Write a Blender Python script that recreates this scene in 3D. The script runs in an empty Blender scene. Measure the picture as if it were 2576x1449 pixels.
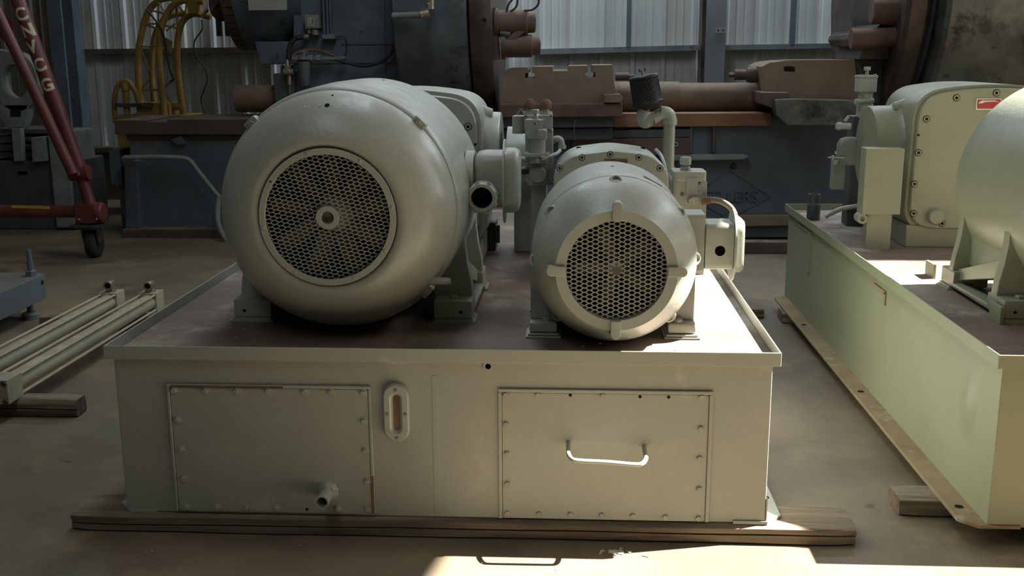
import bpy, bmesh, math, random
from mathutils import Vector, Matrix, Quaternion
random.seed(7)
PI = math.pi
C = bpy.context.scene.collection
scene = bpy.context.scene
V = Vector

# ------------------------------------------------------------ camera
CH, CF, CP, CR, CY = 1.5, 2680.0, .2175, .0043, .0553
cp, sp = math.cos(CP), math.sin(CP)
_f, _u, _r = V((0, cp, -sp)), V((0, sp, cp)), V((1, 0, 0))
_r2 = _r*math.cos(CR) - _u*math.sin(CR)
_u2 = _u*math.cos(CR) + _r*math.sin(CR)
RZ = Matrix.Rotation(CY, 3, 'Z')
FW, RT, UP = RZ @ _f, RZ @ _r2, RZ @ _u2
cam_d = bpy.data.cameras.new('camera'); cam = bpy.data.objects.new('camera', cam_d); C.objects.link(cam)
cam_d.sensor_width = 36; cam_d.lens = CF/2576*36; cam_d.clip_start = .05; cam_d.clip_end = 300
m3 = Matrix((RT, UP, -FW)).transposed()
cam.matrix_world = Matrix.Translation((0, 0, CH)) @ m3.to_4x4()
scene.camera = cam

def P(px, py, x=None, y=None, z=None):
    """the real point seen at a pixel of the photograph, on a plane of known x, y or z"""
    d = FW + RT*((px-1288)/CF) - UP*((py-724.5)/CF)
    if x is not None: t = x/d.x
    elif y is not None: t = y/d.y
    else: t = (z-CH)/d.z
    return V((0, 0, CH)) + d*t

# ------------------------------------------------------------ world, sun, exposure
scene.view_settings.view_transform = 'Standard'
scene.view_settings.look = 'None'
scene.view_settings.exposure = 0.0
scene.view_settings.gamma = 1.0
SUN_DIR = V((-.853, -.198, -1)).normalized()
w = bpy.data.worlds.new('sky'); scene.world = w; w.use_nodes = True
nt = w.node_tree; nt.nodes.clear()
sky = nt.nodes.new('ShaderNodeTexSky'); sky.sky_type = 'NISHITA'; sky.sun_disc = False
sky.sun_elevation = math.asin(-SUN_DIR.z); sky.sun_rotation = math.atan2(-SUN_DIR.x, -SUN_DIR.y)
sky.air_density = 1.0; sky.dust_density = 2.5; sky.ozone_density = 1.0
bg = nt.nodes.new('ShaderNodeBackground'); bg.inputs[1].default_value = .20
wo = nt.nodes.new('ShaderNodeOutputWorld')
nt.links.new(sky.outputs[0], bg.inputs[0]); nt.links.new(bg.outputs[0], wo.inputs[0])
sd = bpy.data.lights.new('sun', 'SUN'); sd.energy = 41.0; sd.angle = math.radians(.55); sd.color = (1, .975, .925)
so = bpy.data.objects.new('sun', sd); C.objects.link(so)
so.rotation_euler = SUN_DIR.to_track_quat('-Z', 'Y').to_euler(); so.location = (8, 4, 9)

# area lamps added out of view: cool overhead fill and a wall wash
FILL_LIGHTS = [(-.6, 5.3, .9, 3.4, 76), (4.7, 8.0, 1.2, 3.0, 100), (2.4, 10.3, 9.5, .35, 270), (-1.6, .2, .9, 4.0, 30)]
for (sx_, sy_, sw_, sl_, se_) in FILL_LIGHTS:
    ad = bpy.data.lights.new('fill_light', 'AREA'); ad.shape = 'RECTANGLE'; ad.size = sw_; ad.size_y = sl_; ad.energy = se_; ad.color = (.80, .92, 1)
    ao = bpy.data.objects.new('fill_light', ad); C.objects.link(ao); ao.location = (sx_, sy_, 4.96)

# ------------------------------------------------------------ materials
def mat(name, rgb, rough=.5, metal=0.0, var=.12, vs=4.0, spot=None, dust=None, bump=.1, bs=60.0, stretch=(1, 1, 1), spec=.5, top=None):
    m = bpy.data.materials.new(name); m.use_nodes = True
    n = m.node_tree.nodes; L = m.node_tree.links
    b = n['Principled BSDF']
    geo = n.new('ShaderNodeNewGeometry')
    mp = n.new('ShaderNodeMapping'); mp.inputs['Scale'].default_value = stretch
    L.new(geo.outputs['Position'], mp.inputs[0])
    def noise(scale, det=6, rg=.6, off=0):
        t = n.new('ShaderNodeTexNoise'); t.inputs['Scale'].default_value = scale
        t.inputs['Detail'].default_value = det; t.inputs['Roughness'].default_value = rg
        L.new(mp.outputs[0], t.inputs['Vector'])
        return t
    def ramp(src, a, bb):
        r = n.new('ShaderNodeMapRange'); r.inputs[1].default_value = a; r.inputs[2].default_value = bb
        r.interpolation_type = 'SMOOTHSTEP'
        L.new(src, r.inputs[0]); return r.outputs[0]
    def mix(fac, a, bcol):
        x = n.new('ShaderNodeMix'); x.data_type = 'RGBA'
        if isinstance(fac, float): x.inputs[0].default_value = fac
        else: L.new(fac, x.inputs[0])
        for i, c in ((6, a), (7, bcol)):
            if isinstance(c, tuple): x.inputs[i].default_value = (*c, 1)
            else: L.new(c, x.inputs[i])
        return x.outputs[2]
    n1 = noise(vs)
    lo = tuple(c*(1-var) for c in rgb); hi = tuple(min(1, c*(1+var)) for c in rgb)
    col = mix(ramp(n1.outputs[0], .3, .7), lo, hi)
    if spot:
        for (scol, sc, a, bb) in (spot if isinstance(spot, list) else [spot]):
            ns = noise(sc, 8, .68)
            col = mix(ramp(ns.outputs[0], a, bb), col, scol)
    if dust:                                      # dust that has settled on faces that look up
        dcol, amt = dust
        sx = n.new('ShaderNodeSeparateXYZ'); L.new(geo.outputs['Normal'], sx.inputs[0])
        up = ramp(sx.outputs[2], .35, .95)
        nd = noise(9, 6, .6)
        mu = n.new('ShaderNodeMath'); mu.operation = 'MULTIPLY'
        L.new(up, mu.inputs[0]); L.new(ramp(nd.outputs[0], .25, .6), mu.inputs[1])
        mu2 = n.new('ShaderNodeMath'); mu2.operation = 'MULTIPLY'; mu2.inputs[1].default_value = amt
        L.new(mu.outputs[0], mu2.inputs[0])
        col = mix(mu2.outputs[0], col, dcol)
        rr = n.new('ShaderNodeMapRange'); rr.inputs[3].default_value = rough; rr.inputs[4].default_value = .9
        L.new(mu2.outputs[0], rr.inputs[0]); L.new(rr.outputs[0], b.inputs['Roughness'])
    else:
        b.inputs['Roughness'].default_value = rough
    L.new(col, b.inputs['Base Color'])
    b.inputs['Metallic'].default_value = metal
    b.inputs['Specular IOR Level'].default_value = spec
    if bump:
        nb = noise(bs, 5, .6)
        bp = n.new('ShaderNodeBump'); bp.inputs['Strength'].default_value = bump; bp.inputs['Distance'].default_value = .004
        L.new(nb.outputs[0], bp.inputs['Height']); L.new(bp.outputs[0], b.inputs['Normal'])
    return m

DUST = (.27, .225, .165)
M = {}
M['paint'] = mat('sage_grey_paint', (.355, .375, .32), .27, var=.05, vs=3, dust=(DUST, .45), bump=.22, bs=70, spec=.55,
                 spot=((.26, .25, .19), 14, .68, .78))
M['olivepaint'] = mat('olive_cream_machine_paint', (.255, .262, .178), .3, var=.06, vs=3, dust=(DUST, .35), bump=.22, bs=70, spec=.55)
M['tankpaint'] = mat('sage_grey_tank_paint', (.33, .34, .285), .38, var=.06, vs=2, bump=.18, bs=90,
                     spot=[((.24, .22, .16), 26, .66, .74), ((.42, .42, .36), 5, .60, .72)])
M['greenpaint'] = mat('olive_cream_tank_paint', (.25, .26, .165), .45, var=.07, vs=1.6, bump=.10, bs=60,
                      spot=((.28, .26, .17), 20, .68, .76))
M['deck'] = mat('rusty_dusty_deck', (.15, .105, .075), .7, var=.3, vs=3, bump=.3, bs=50,
                spot=[((.30, .26, .21), 2.2, .50, .66), ((.10, .07, .05), 6, .62, .74)])
M['flange'] = mat('dusty_flange', (.25, .175, .09), .8, var=.2, vs=6, bump=.2, spot=((.36, .34, .25), 9, .58, .7))
M['rust'] = mat('brown_rust', (.16, .085, .05), .85, var=.3, vs=12, bump=.4, bs=80)
M['black'] = mat('black_void', (.004, .004, .004), 1, var=0, bump=0, spec=0)
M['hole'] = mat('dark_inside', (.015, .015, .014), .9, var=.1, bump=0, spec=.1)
M['wood'] = mat('weathered_timber', (.20, .155, .105), .85, var=.4, vs=4, bump=.7, bs=14, stretch=(.35, 6, 6),
                spot=((.09, .06, .04), 7, .55, .68))
M['woodend'] = mat('timber_end_grain', (.12, .08, .05), .9, var=.4, vs=30, bump=.7, bs=60)
M['steel'] = mat('bright_fitting_steel', (.42, .38, .30), .35, metal=.8, var=.2, vs=40, bump=.1)
M['darksteel'] = mat('dark_iron', (.06, .055, .05), .5, metal=.3, var=.3, vs=20, bump=.3)
M['rubber'] = mat('black_rubber', (.025, .024, .022), .75, var=.2, bump=.1)
M['bluegrey'] = mat('blue_grey_machine_paint', (.085, .11, .135), .5, var=.25, vs=2.5, bump=.3, bs=30, dust=(DUST, .6),
                    spot=[((.03, .03, .03), 9, .60, .68), ((.15, .19, .16), 3.2, .66, .72)])
M['bedblue'] = mat('slate_blue_bed_paint', (.075, .088, .10), .55, var=.25, vs=1.3, bump=.2, bs=20, dust=(DUST, .7),
                   spot=((.13, .11, .10), 3, .58, .72))
M['bedbrown'] = mat('oily_brown_iron', (.065, .045, .034), .55, var=.3, vs=3, bump=.3, bs=30, dust=((.22, .16, .11), .8))
M['casting'] = mat('dusty_brown_casting', (.18, .125, .085), .85, var=.12, vs=5, bump=.25, bs=60, dust=((.26, .20, .14), .7))
M['redrail'] = mat('red_oxide_rail', (.20, .085, .045), .65, var=.25, vs=4, bump=.2, stretch=(.5, 3, 3), dust=((.32, .2, .13), .6))
M['pipe'] = mat('rusty_shaft', (.13, .085, .05), .6, var=.3, vs=3, bump=.2, dust=(DUST, .4),
                spot=((.26, .13, .05), 8, .55, .7))
M['drum'] = mat('worn_dark_drum', (.13, .135, .12), .42, metal=.35, var=.35, vs=5, bump=.3, bs=25,
                spot=[((.035, .03, .025), 4, .52, .66), ((.20, .15, .09), 6, .58, .7)])
M['discblue'] = mat('worn_slate_ring', (.11, .13, .15), .38, metal=.3, var=.3, vs=4, bump=.4, bs=35,
                    spot=[((.025, .025, .025), 5, .56, .66), ((.13, .07, .04), 12, .64, .7)])
M['darkplate'] = mat('oily_dark_faceplate', (.07, .05, .04), .45, metal=.2, var=.4, vs=5, bump=.3)
M['jaw'] = mat('red_brown_jaw_iron', (.10, .056, .042), .7, var=.25, vs=6, bump=.3, bs=60, dust=((.27, .18, .13), .6))
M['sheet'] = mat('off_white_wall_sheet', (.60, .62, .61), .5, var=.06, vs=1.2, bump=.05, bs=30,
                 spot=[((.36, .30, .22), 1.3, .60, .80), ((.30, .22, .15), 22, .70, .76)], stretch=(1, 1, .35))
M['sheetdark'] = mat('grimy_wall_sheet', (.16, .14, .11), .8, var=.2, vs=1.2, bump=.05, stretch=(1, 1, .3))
M['roofsheet'] = mat('roof_sheet', (.30, .31, .30), .6, var=.08, vs=1, bump=0)
M['girt'] = mat('dusty_blue_grey_girt', (.17, .195, .21), .6, var=.2, vs=4, bump=.1, dust=(DUST, .7),
                spot=((.12, .08, .05), 9, .6, .72))
M['girtbrown'] = mat('dusty_brown_girt', (.10, .075, .055), .8, var=.3, vs=5, bump=.2, dust=(DUST, .7))
M['column'] = mat('blue_steel_column', (.11, .15, .18), .45, var=.15, vs=2, bump=.1, spot=((.10, .09, .08), 7, .63, .72))
M['greycolumn'] = mat('grey_steel_column', (.21, .23, .26), .5, var=.12, vs=2, bump=.1, spot=((.08, .06, .05), 18, .68, .72))
M['plinth'] = mat('dirty_concrete_plinth', (.13, .11, .085), .9, var=.3, vs=6, bump=.4)
M['red'] = mat('dull_red_frame_paint', (.12, .028, .024), .42, var=.25, vs=6, bump=.15, bs=90, spot=((.07, .03, .03), 20, .62, .72))
M['yellow'] = mat('grimy_yellow_paint', (.27, .16, .035), .5, var=.25, vs=7, bump=.1, dust=((.2, .15, .08), .4), spot=((.09, .06, .03), 12, .58, .74))
M['letter'] = mat('cream_stencil_paint', (.52, .46, .30), .6, var=.2, vs=60, bump=0)
M['tape'] = mat('yellow_tape', (.42, .33, .05), .5, var=.15, vs=20, bump=0)
M['castgrey'] = mat('pale_green_grey_casting', (.17, .19, .17), .7, var=.2, vs=6, bump=.2, dust=(DUST, .4), spot=((.06, .05, .04), 9, .6, .7))
M['darkgrey'] = mat('dark_grey_machine_paint', (.055, .062, .06), .6, var=.2, vs=4, bump=.1, dust=(DUST, .4))
M['blueobj'] = mat('deep_blue_paint', (.02, .03, .12), .5, var=.2, bump=0)
M['cream'] = mat('cream_cylinder_paint', (.40, .37, .255), .5, var=.12, vs=4, bump=.12, dust=((.30, .215, .13), .8))
M['bluebeam'] = mat('blue_grey_leg_paint', (.10, .12, .125), .45, var=.1, vs=4, bump=.15, dust=((.15, .12, .09), .8))
M['filter'] = mat('black_filter_mesh', (.02, .021, .024), .5, metal=.4, var=.2, vs=30, bump=.2)
M['plate'] = mat('aged_cream_nameplate', (.30, .29, .25), .5, var=.1, vs=6, bump=0, stretch=(.4, 1, 8), spot=((.2, .18, .14), 8, .6, .72))
M['fanblade'] = mat('dusty_dark_fan', (.075, .08, .07), .7, var=.2, bump=0)
M['badge'] = mat('red_badge', (.40, .03, .035), .4, var=.1, bump=0)
M['silver'] = mat('silver_trim', (.6, .6, .58), .35, metal=.7, var=.1, bump=0)
M['hose'] = mat('tan_hydraulic_hose', (.16, .13, .09), .4, var=.25, vs=25, bump=.1)
M['glass'] = mat('amber_sight_glass', (.20, .14, .07), .12, var=.3, vs=14, bump=0, spec=.8)
M['cable'] = mat('black_cable', (.02, .02, .02), .6, var=.1, bump=0)
M['chip'] = mat('pale_debris', (.55, .50, .40), .8, var=.3, vs=90, bump=0)
M['washer'] = mat('painted_bolt', (.33, .34, .28), .42, var=.15, vs=30, bump=.1, spot=((.12, .07, .04), 30, .66, .74))

# concrete floor: stains and scuffs of its own
def floor_mat():
    m = mat('stained_concrete', (.165, .128, .082), .55, var=.25, vs=1.3, bump=.12, bs=45,
            spot=[((.09, .065, .045), 1.1, .50, .70), ((.15, .155, .095), .9, .56, .72), ((.06, .048, .036), 5.5, .62, .70), ((.27, .185, .09), 1.7, .52, .70)])
    return m
M['floor'] = floor_mat()
M['fillpanel'] = mat('pale_fill_panel', (.62, .70, .72), .4, var=.05, bump=0)  # for the panels added above the fill lamps
M['yard'] = mat('pale_yard_concrete', (.16, .145, .12), .9, var=.1, vs=.6, bump=0)

# ------------------------------------------------------------ builders
WP = {}
def put(o, name, loc=V((0, 0, 0)), parent=None):
    C.objects.link(o)
    if parent is not None:
        o.parent = parent; o.location = loc - WP[parent]
    else: o.location = loc
    WP[o] = V(loc)
    return o
def thing(name, label, cat, loc, group=None):
    o = bpy.data.objects.new(name, None); o.empty_display_size = .1
    put(o, name, V(loc)); o['label'] = label; o['category'] = cat
    if group: o['group'] = group
    return o
def tag(o, label, cat, group=None, kind=None):
    o['label'] = label; o['category'] = cat
    if group: o['group'] = group
    if kind: o['kind'] = kind
    return o
def smooth_path(pts, n=6):
    pts = [V(p) for p in pts]; out = []
    for i in range(len(pts)-1):
        p0 = pts[i-1] if i > 0 else pts[i]*2-pts[i+1]
        p1, p2 = pts[i], pts[i+1]
        p3 = pts[i+2] if i+2 < len(pts) else p2*2-p1
        for k in range(n):
            t = k/n
            out.append(.5*((2*p1)+(p2-p0)*t+(2*p0-5*p1+4*p2-p3)*t*t+(3*p1-p0-3*p2+p3)*t**3))
    out.append(pts[-1]); return out
X, Y, Z = V((1, 0, 0)), V((0, 1, 0)), V((0, 0, 1))

class MB:
    def __init__(s): s.bm = bmesh.new()
    def face(s, vs):
        try: return s.bm.faces.new(vs)
        except ValueError: return None
    def box(s, x0, x1, y0, y1, z0, z1):
        return s.obox(V(((x0+x1)/2, (y0+y1)/2, (z0+z1)/2)), X*abs(x1-x0)/2, Y*abs(y1-y0)/2, Z*abs(z1-z0)/2)
    def obox(s, c, a, b, d, taper=1.0):
        c = V(c)
        v = [s.bm.verts.new(c + a*i*(taper if k > 0 else 1) + b*j*(taper if k > 0 else 1) + d*k) for k in (-1, 1) for j in (-1, 1) for i in (-1, 1)]
        for q in ((0, 2, 3, 1), (4, 5, 7, 6), (0, 1, 5, 4), (2, 6, 7, 3), (0, 4, 6, 2), (1, 3, 7, 5)): s.face([v[i] for i in q])
        return s
    def bar(s, p0, p1, wd, ht, up=Z):
        p0, p1 = V(p0), V(p1); d = (p1-p0); L = d.length; d.normalize()
        a = d.cross(up).normalized(); u = a.cross(d).normalized()
        return s.obox((p0+p1)/2, a*wd/2, d*L/2, u*ht/2)
    def rings(s, rs, cap0=True, cap1=True, close=False):
        vv = [[s.bm.verts.new(p) for p in r] for r in rs]
        n = len(vv[0])
        m = len(vv)
        for i in range(m if close else m-1):
            A, B = vv[i], vv[(i+1) % m]
            for j in range(n): s.face([A[j], A[(j+1) % n], B[(j+1) % n], B[j]])
        if not close:
            if cap0: s.face(list(reversed(vv[0])))
            if cap1: s.face(vv[-1])
        return s
    def rev(s, c, ax, prof, n=32, cap0=True, cap1=True, close=False, sx=1.0, ref=None, ph=0.0):
        c = V(c); ax = V(ax).normalized()
        a = (V(ref) if ref is not None else (Z if abs(ax.z) < .9 else X)); a = (a - ax*a.dot(ax)).normalized(); b = ax.cross(a)
        rs = []
        for (t, r) in prof:
            rs.append([c + ax*t + a*(r*math.cos(2*PI*k/n+ph)*sx) + b*(r*math.sin(2*PI*k/n+ph)) for k in range(n)])
        return s.rings(rs, cap0, cap1, close)
    def cyl(s, p0, p1, r0, r1=None, n=20):
        p0, p1 = V(p0), V(p1); d = p1-p0
        return s.rev(p0, d, [(0, r0), (d.length, r0 if r1 is None else r1)], n)
    def hexa(s, c, ax, r, h, ph=0):
        return s.rev(c, ax, [(0, r), (h*.85, r), (h, r*.86)], 6, ph=ph)
    def tube(s, pts, r, n=10, cap=True):
        pts = [V(p) for p in pts]; rs = []; a = None
        rr = r if hasattr(r, '__len__') else [r]*len(pts)
        for i, p in enumerate(pts):
            d = (pts[min(i+1, len(pts)-1)] - pts[max(i-1, 0)]).normalized()
            if a is None: a = (Z if abs(d.z) < .9 else X)
            a = (a - d*a.dot(d)).normalized(); b = d.cross(a)
            rs.append([p + (a*math.cos(2*PI*k/n) + b*math.sin(2*PI*k/n))*rr[i] for k in range(n)])
        return s.rings(rs, cap, cap)
    def prism(s, poly, o, u, v, wv, d0, d1):
        """poly in (u, v) extruded along wv from d0 to d1"""
        o = V(o)
        A = [s.bm.verts.new(o + u*p[0] + v*p[1] + wv*d0) for p in poly]
        B = [s.bm.verts.new(o + u*p[0] + v*p[1] + wv*d1) for p in poly]
        n = len(A)
        s.face(A); s.face(list(reversed(B)))
        for i in range(n): s.face([A[(i+1) % n], A[i], B[i], B[(i+1) % n]])
        return s
    def xz(s, poly, y0, y1): return s.prism(poly, (0, 0, 0), X, Z, Y, y0, y1)
    def yz(s, poly, x0, x1): return s.prism(poly, (0, 0, 0), Y, Z, X, x0, x1)
    def xy(s, poly, z0, z1): return s.prism(poly, (0, 0, 0), X, Y, Z, z0, z1)
    def build(s, name, m, parent=None, bevel=0, seg=2, ang=32, sharp=True):
        bm = s.bm
        bmesh.ops.recalc_face_normals(bm, faces=bm.faces)
        if bevel:
            es = [e for e in bm.edges if len(e.link_faces) == 2 and e.calc_face_angle(0) > math.radians(35)]
            bmesh.ops.bevel(bm, geom=es, offset=bevel, segments=seg, affect='EDGES', clamp_overlap=True, profile=.5)
        for f in bm.faces: f.smooth = True
        for e in bm.edges:
            if len(e.link_faces) == 2: e.smooth = e.calc_face_angle(0) < math.radians(ang)
        co = [v.co for v in bm.verts]
        lo = V((min(c.x for c in co), min(c.y for c in co), min(c.z for c in co)))
        hi = V((max(c.x for c in co), max(c.y for c in co), max(c.z for c in co)))
        ctr = (lo+hi)/2
        bmesh.ops.translate(bm, verts=bm.verts, vec=-ctr)
        me = bpy.data.meshes.new(name); bm.to_mesh(me); bm.free()
        for mm in (m if isinstance(m, list) else [m]): me.materials.append(M[mm] if isinstance(mm, str) else mm)
        o = bpy.data.objects.new(name, me)
        if bevel:
            wn = o.modifiers.new('weighted_normal', 'WEIGHTED_NORMAL'); wn.keep_sharp = True
        return put(o, name, ctr, parent)

def rpoly(pts, r, n=5):
    """round the corners of a polygon"""
    out = []; m = len(pts)
    for i in range(m):
        p = V((*pts[i], 0)); a = V((*pts[i-1], 0)); b = V((*pts[(i+1) % m], 0))
        rr = r[i] if hasattr(r, '__len__') else r
        if rr <= 0: out.append(tuple(p[:2])); continue
        da, db = (a-p), (b-p); rr = min(rr, da.length*.49, db.length*.49)
        s_, e_ = p+da.normalized()*rr, p+db.normalized()*rr
        for k in range(n+1):
            t = k/n; q = s_*(1-t)**2 + p*2*t*(1-t) + e_*t*t
            out.append((q.x, q.y))
    return out
def rrect(x0, x1, z0, z1, r, n=5): return rpoly([(x0, z0), (x1, z0), (x1, z1), (x0, z1)], r, n)

_cache = {}
def small(kind, m, parent, pos, d, s=1.0, name=None, rot=0.0):
    """bolts, screws and caps: one shared mesh each"""
    key = (kind, m)
    if key not in _cache:
        b = MB(); mats = [m]
        if kind == 'hex': b.hexa((0, 0, 0), Z, 1, .7)
        elif kind == 'washer': b.rev((0, 0, 0), Z, [(0, 1.55), (.16, 1.5), (.2, 1.4)], 20); b.hexa((0, 0, .1), Z, 1, .75)
        elif kind == 'pan': b.rev((0, 0, 0), Z, [(0, 1), (.35, .9), (.55, .5)], 16)
        elif kind == 'cap':                                          # socket head in a counterbore
            b.rev((0, 0, 0), Z, [(-.02, 1.35), (.03, 1.35)], 20)
            k = len(b.bm.faces)
            b.rev((0, 0, 0), Z, [(.0, 1.08), (.30, 1.08), (.36, 1.0), (.36, .62), (.08, .5)], 20)
            b.bm.faces.ensure_lookup_table()
            for f in b.bm.faces[:k]: f.material_index = 1
            b.bm.faces[len(b.bm.faces)-1].material_index = 1
            mats = [m, 'hole']
        bmesh.ops.recalc_face_normals(b.bm, faces=b.bm.faces)
        for f in b.bm.faces: f.smooth = False
        me = bpy.data.meshes.new(kind); b.bm.to_mesh(me); b.bm.free()
        for q in mats: me.materials.append(M[q])
        _cache[key] = me
    o = bpy.data.objects.new(name or ('bolt' if kind in ('hex', 'washer') else 'screw'), _cache[key])
    o.scale = (s, s, s)
    o.rotation_mode = 'QUATERNION'
    o.rotation_quaternion = V(d).to_track_quat('Z', 'Y') @ Quaternion((0, 0, 1), rot if rot else random.uniform(0, 1))
    return put(o, o.name, V(pos), parent)

def copy_tree(o, off, parent=None):
    c = o.copy(); C.objects.link(c)
    if parent is None: c.location = o.location + off
    else: c.parent = parent
    WP[c] = WP[o] + off
    for ch in [k for k in bpy.data.objects if k.parent == o]: copy_tree(ch, off, c)
    return c
def text_mesh(s, size, ext, m, parent, origin, u, v, name='lettering', squash=1.0, align='LEFT'):
    cu = bpy.data.curves.new(name, 'FONT'); cu.body = s; cu.size = size; cu.extrude = ext; cu.offset = .004 if len(s) == 1 else 0; cu.align_x = align
    t = bpy.data.objects.new(name, cu); C.objects.link(t)
    dg = bpy.context.evaluated_depsgraph_get(); dg.update()
    me = bpy.data.meshes.new_from_object(t.evaluated_get(dg))
    bpy.data.objects.remove(t)
    u = V(u).normalized(); v = V(v).normalized(); wv = u.cross(v)
    for q in me.vertices: q.co = u*q.co.x*squash + v*q.co.y + wv*q.co.z
    me.materials.clear(); me.materials.append(M[m])
    o = bpy.data.objects.new(name, me)
    return put(o, name, V(origin), parent)

# ============================================================ THE SETTING
def struct(o): o['kind'] = 'structure'; return o
ZT = .62            # top of the tank rims
ZD = .585           # tank decks
ZB = .061           # underside of the tanks, on their timbers
mb = MB(); mb.box(-6.2, 14, -7, 11.3, -.15, 0); struct(mb.build('floor', 'floor'))
mb = MB(); mb.box(14, 45, -30, 40, -.15, -.01); mb.box(-30, 14, -40, -7, -.15, -.01); struct(mb.build('ground', 'yard'))

def corr(x0, x1, z0, z1, y, m, parent, pitch=.305):
    """one profiled sheet: a trapezoid rib and two small stiffeners per pitch"""
    prof = []
    x = x0
    unit = [(0, 0), (.018, -.032), (.055, -.032), (.073, 0), (.135, 0), (.142, -.007), (.152, -.007), (.159, 0), (.212, 0), (.219, -.007), (.229, -.007), (.236, 0)]
    while x < x1-.01:
        for (a, d) in unit:
            if x+a <= x1: prof.append((x+a, y+d))
        x += pitch
    prof.append((x1, y))
    mb = MB(); back = [(a, b+.004) for a, b in reversed(prof)]
    lo = [mb.bm.verts.new((a, b, z0)) for a, b in prof]; hi = [mb.bm.verts.new((a, b, z1)) for a, b in prof]
    lo2 = [mb.bm.verts.new((a, b+.005, z0)) for a, b in prof]; hi2 = [mb.bm.verts.new((a, b+.005, z1)) for a, b in prof]
    for i in range(len(prof)-1):
        mb.face([lo[i], lo[i+1], hi[i+1], hi[i]]); mb.face([lo2[i+1], lo2[i], hi2[i], hi2[i+1]])
        mb.face([hi[i], hi[i+1], hi2[i+1], hi2[i]]); mb.face([lo[i+1], lo[i], lo2[i], lo2[i+1]])
    mb.face([lo[0], hi[0], hi2[0], lo2[0]]); mb.face([lo[-1], lo2[-1], hi2[-1], hi[-1]])
    return mb.build('sheet', m, parent, ang=10)
YW = 11.0
wb = bpy.data.objects.new('wall_back', None); put(wb, 'wall_back', V((0, YW, 0))); struct(wb)
x = -5.22
while x < 7.3:
    corr(x, x+.915, .56, 5.0, YW - random.uniform(0, .003), 'sheet', wb); x += .915
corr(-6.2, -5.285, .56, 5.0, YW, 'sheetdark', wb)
# fixing screws along the girt line
for k in range(9):
    for r in ((1829+k*48, 125), (1829+k*48, 149)):
        if k < 7: small('pan', 'chip', wb, P(r[0]-60, r[1], y=YW-.036), (0, -1, 0), .006)
mb = MB(); mb.box(-6.2, 8.2, YW-.05, YW+.2, 0, .56); struct(mb.build('wall_base', 'plinth'))
wl = bpy.data.objects.new('wall_left', None); put(wl, 'wall_left', V((-6.2, 2, 0))); struct(wl)
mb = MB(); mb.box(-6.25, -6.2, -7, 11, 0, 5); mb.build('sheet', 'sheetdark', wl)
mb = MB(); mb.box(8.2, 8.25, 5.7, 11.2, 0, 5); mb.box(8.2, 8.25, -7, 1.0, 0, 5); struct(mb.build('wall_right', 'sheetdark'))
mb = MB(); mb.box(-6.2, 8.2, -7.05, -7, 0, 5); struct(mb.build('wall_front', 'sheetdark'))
mb = MB(); mb.xy([(-6.3, -7), (8.3, -7), (8.3, 2.2), (3.40, 2.2), (4.10, 5.7), (8.3, 5.7), (8.3, 11.3), (-6.3, 11.3)], 5.0, 5.04)
struct(mb.build('ceiling', 'roofsheet'))
mb = MB(); mb.bar((3.40, 2.2, 4.93), (4.10, 5.7, 4.93), .06, .14); mb.bar((3.40, 2.2, 4.93), (8.3, 2.2, 4.93), .06, .14); mb.bar((4.10, 5.66, 4.93), (8.3, 5.66, 4.93), .06, .14); struct(mb.build('trim_1', 'girt'))
for i, (sx_, sy_, sw_, sl_, se_) in enumerate(FILL_LIGHTS):  # unseen panels added under the roof, one above each fill lamp
    mb = MB(); mb.box(sx_-sw_/2, sx_+sw_/2, sy_-sl_/2, sy_+sl_/2, 4.975, 4.995); struct(mb.build('fill_panel_%d' % (i+1), 'fillpanel'))
# girts: rails across the wall
def rail(x0p, x1p, yp0, yp1, ht, m, y=10.86, n='trim_2', top=.02):
    a, b = P(x0p, yp0, y=y), P(x1p, yp1, y=y)
    mb = MB(); mb.bar(a, b, .05, ht); mb.bar(a+V((0, .07, ht/2)), b+V((0, .07, ht/2)), .14, .006)
    return struct(mb.build(n, m))
rail(196, 700, 131, 125, .05, 'girtbrown')
rail(1340, 1768, 131, 120, .05, 'girt', n='trim_3')
rail(1822, 2300, 120, 112, .045, 'girt', n='trim_4')
rail(180, 340, 378, 376, .05, 'girtbrown', n='trim_5')
def post(xp, yb, wd, n, m='girt', top=4.9, dp=.06, y=10.86):
    a = P(xp, yb, y=y); mb = MB(); mb.box(a.x-wd/2, a.x+wd/2, y-dp/2, y+dp/2, a.z, top); return struct(mb.build(n, m, bevel=.003))
post(1581, 118, .045, 'trim_6', 'column'); post(1992, 110, .05, 'trim_7', 'column')
# I-section columns
def icol(x, y, wd, dp, n, m, rot=0):
    mb = MB(); t = .012
    mb.box(x-wd/2, x+wd/2, y-dp/2, y-dp/2+t, 0, 4.95); mb.box(x-wd/2, x+wd/2, y+dp/2-t, y+dp/2, 0, 4.95); mb.box(x-t/2, x+t/2, y-dp/2, y+dp/2, 0, 4.95)
    return struct(mb.build(n, m))
a = P(1800, 100, y=10.62); c1 = icol(a.x, 10.72, .19, .2, 'trim_8', 'greycolumn')
q = P(1812, 76, y=10.61)
mb = MB(); mb.box(q.x-.045, q.x+.045, 10.607, 10.613, q.z-.028, q.z+.028); pl = mb.build('number_plate', 'plate', c1)
for dx in (-.02, .025):
    small('pan', 'hole', pl, (q.x+dx, 10.607, q.z), (0, -1, 0), .008)
a = P(1771, 100, y=10.75); mb = MB(); mb.box(a.x-.03, a.x+.03, 10.7, 10.95, 0, 4.95); struct(mb.build('trim_9', 'darkplate'))
a0 = P(165, 150, y=10.5); mb = MB(); mb.box(a0.x-.085, a0.x+.02, 10.42, 10.44, 0, 4.95); mb.box(a0.x+.02, a0.x+.035, 10.42, 10.64, 0, 4.95); mb.box(a0.x-.085, a0.x+.12, 10.64, 10.66, 0, 4.95)
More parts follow.
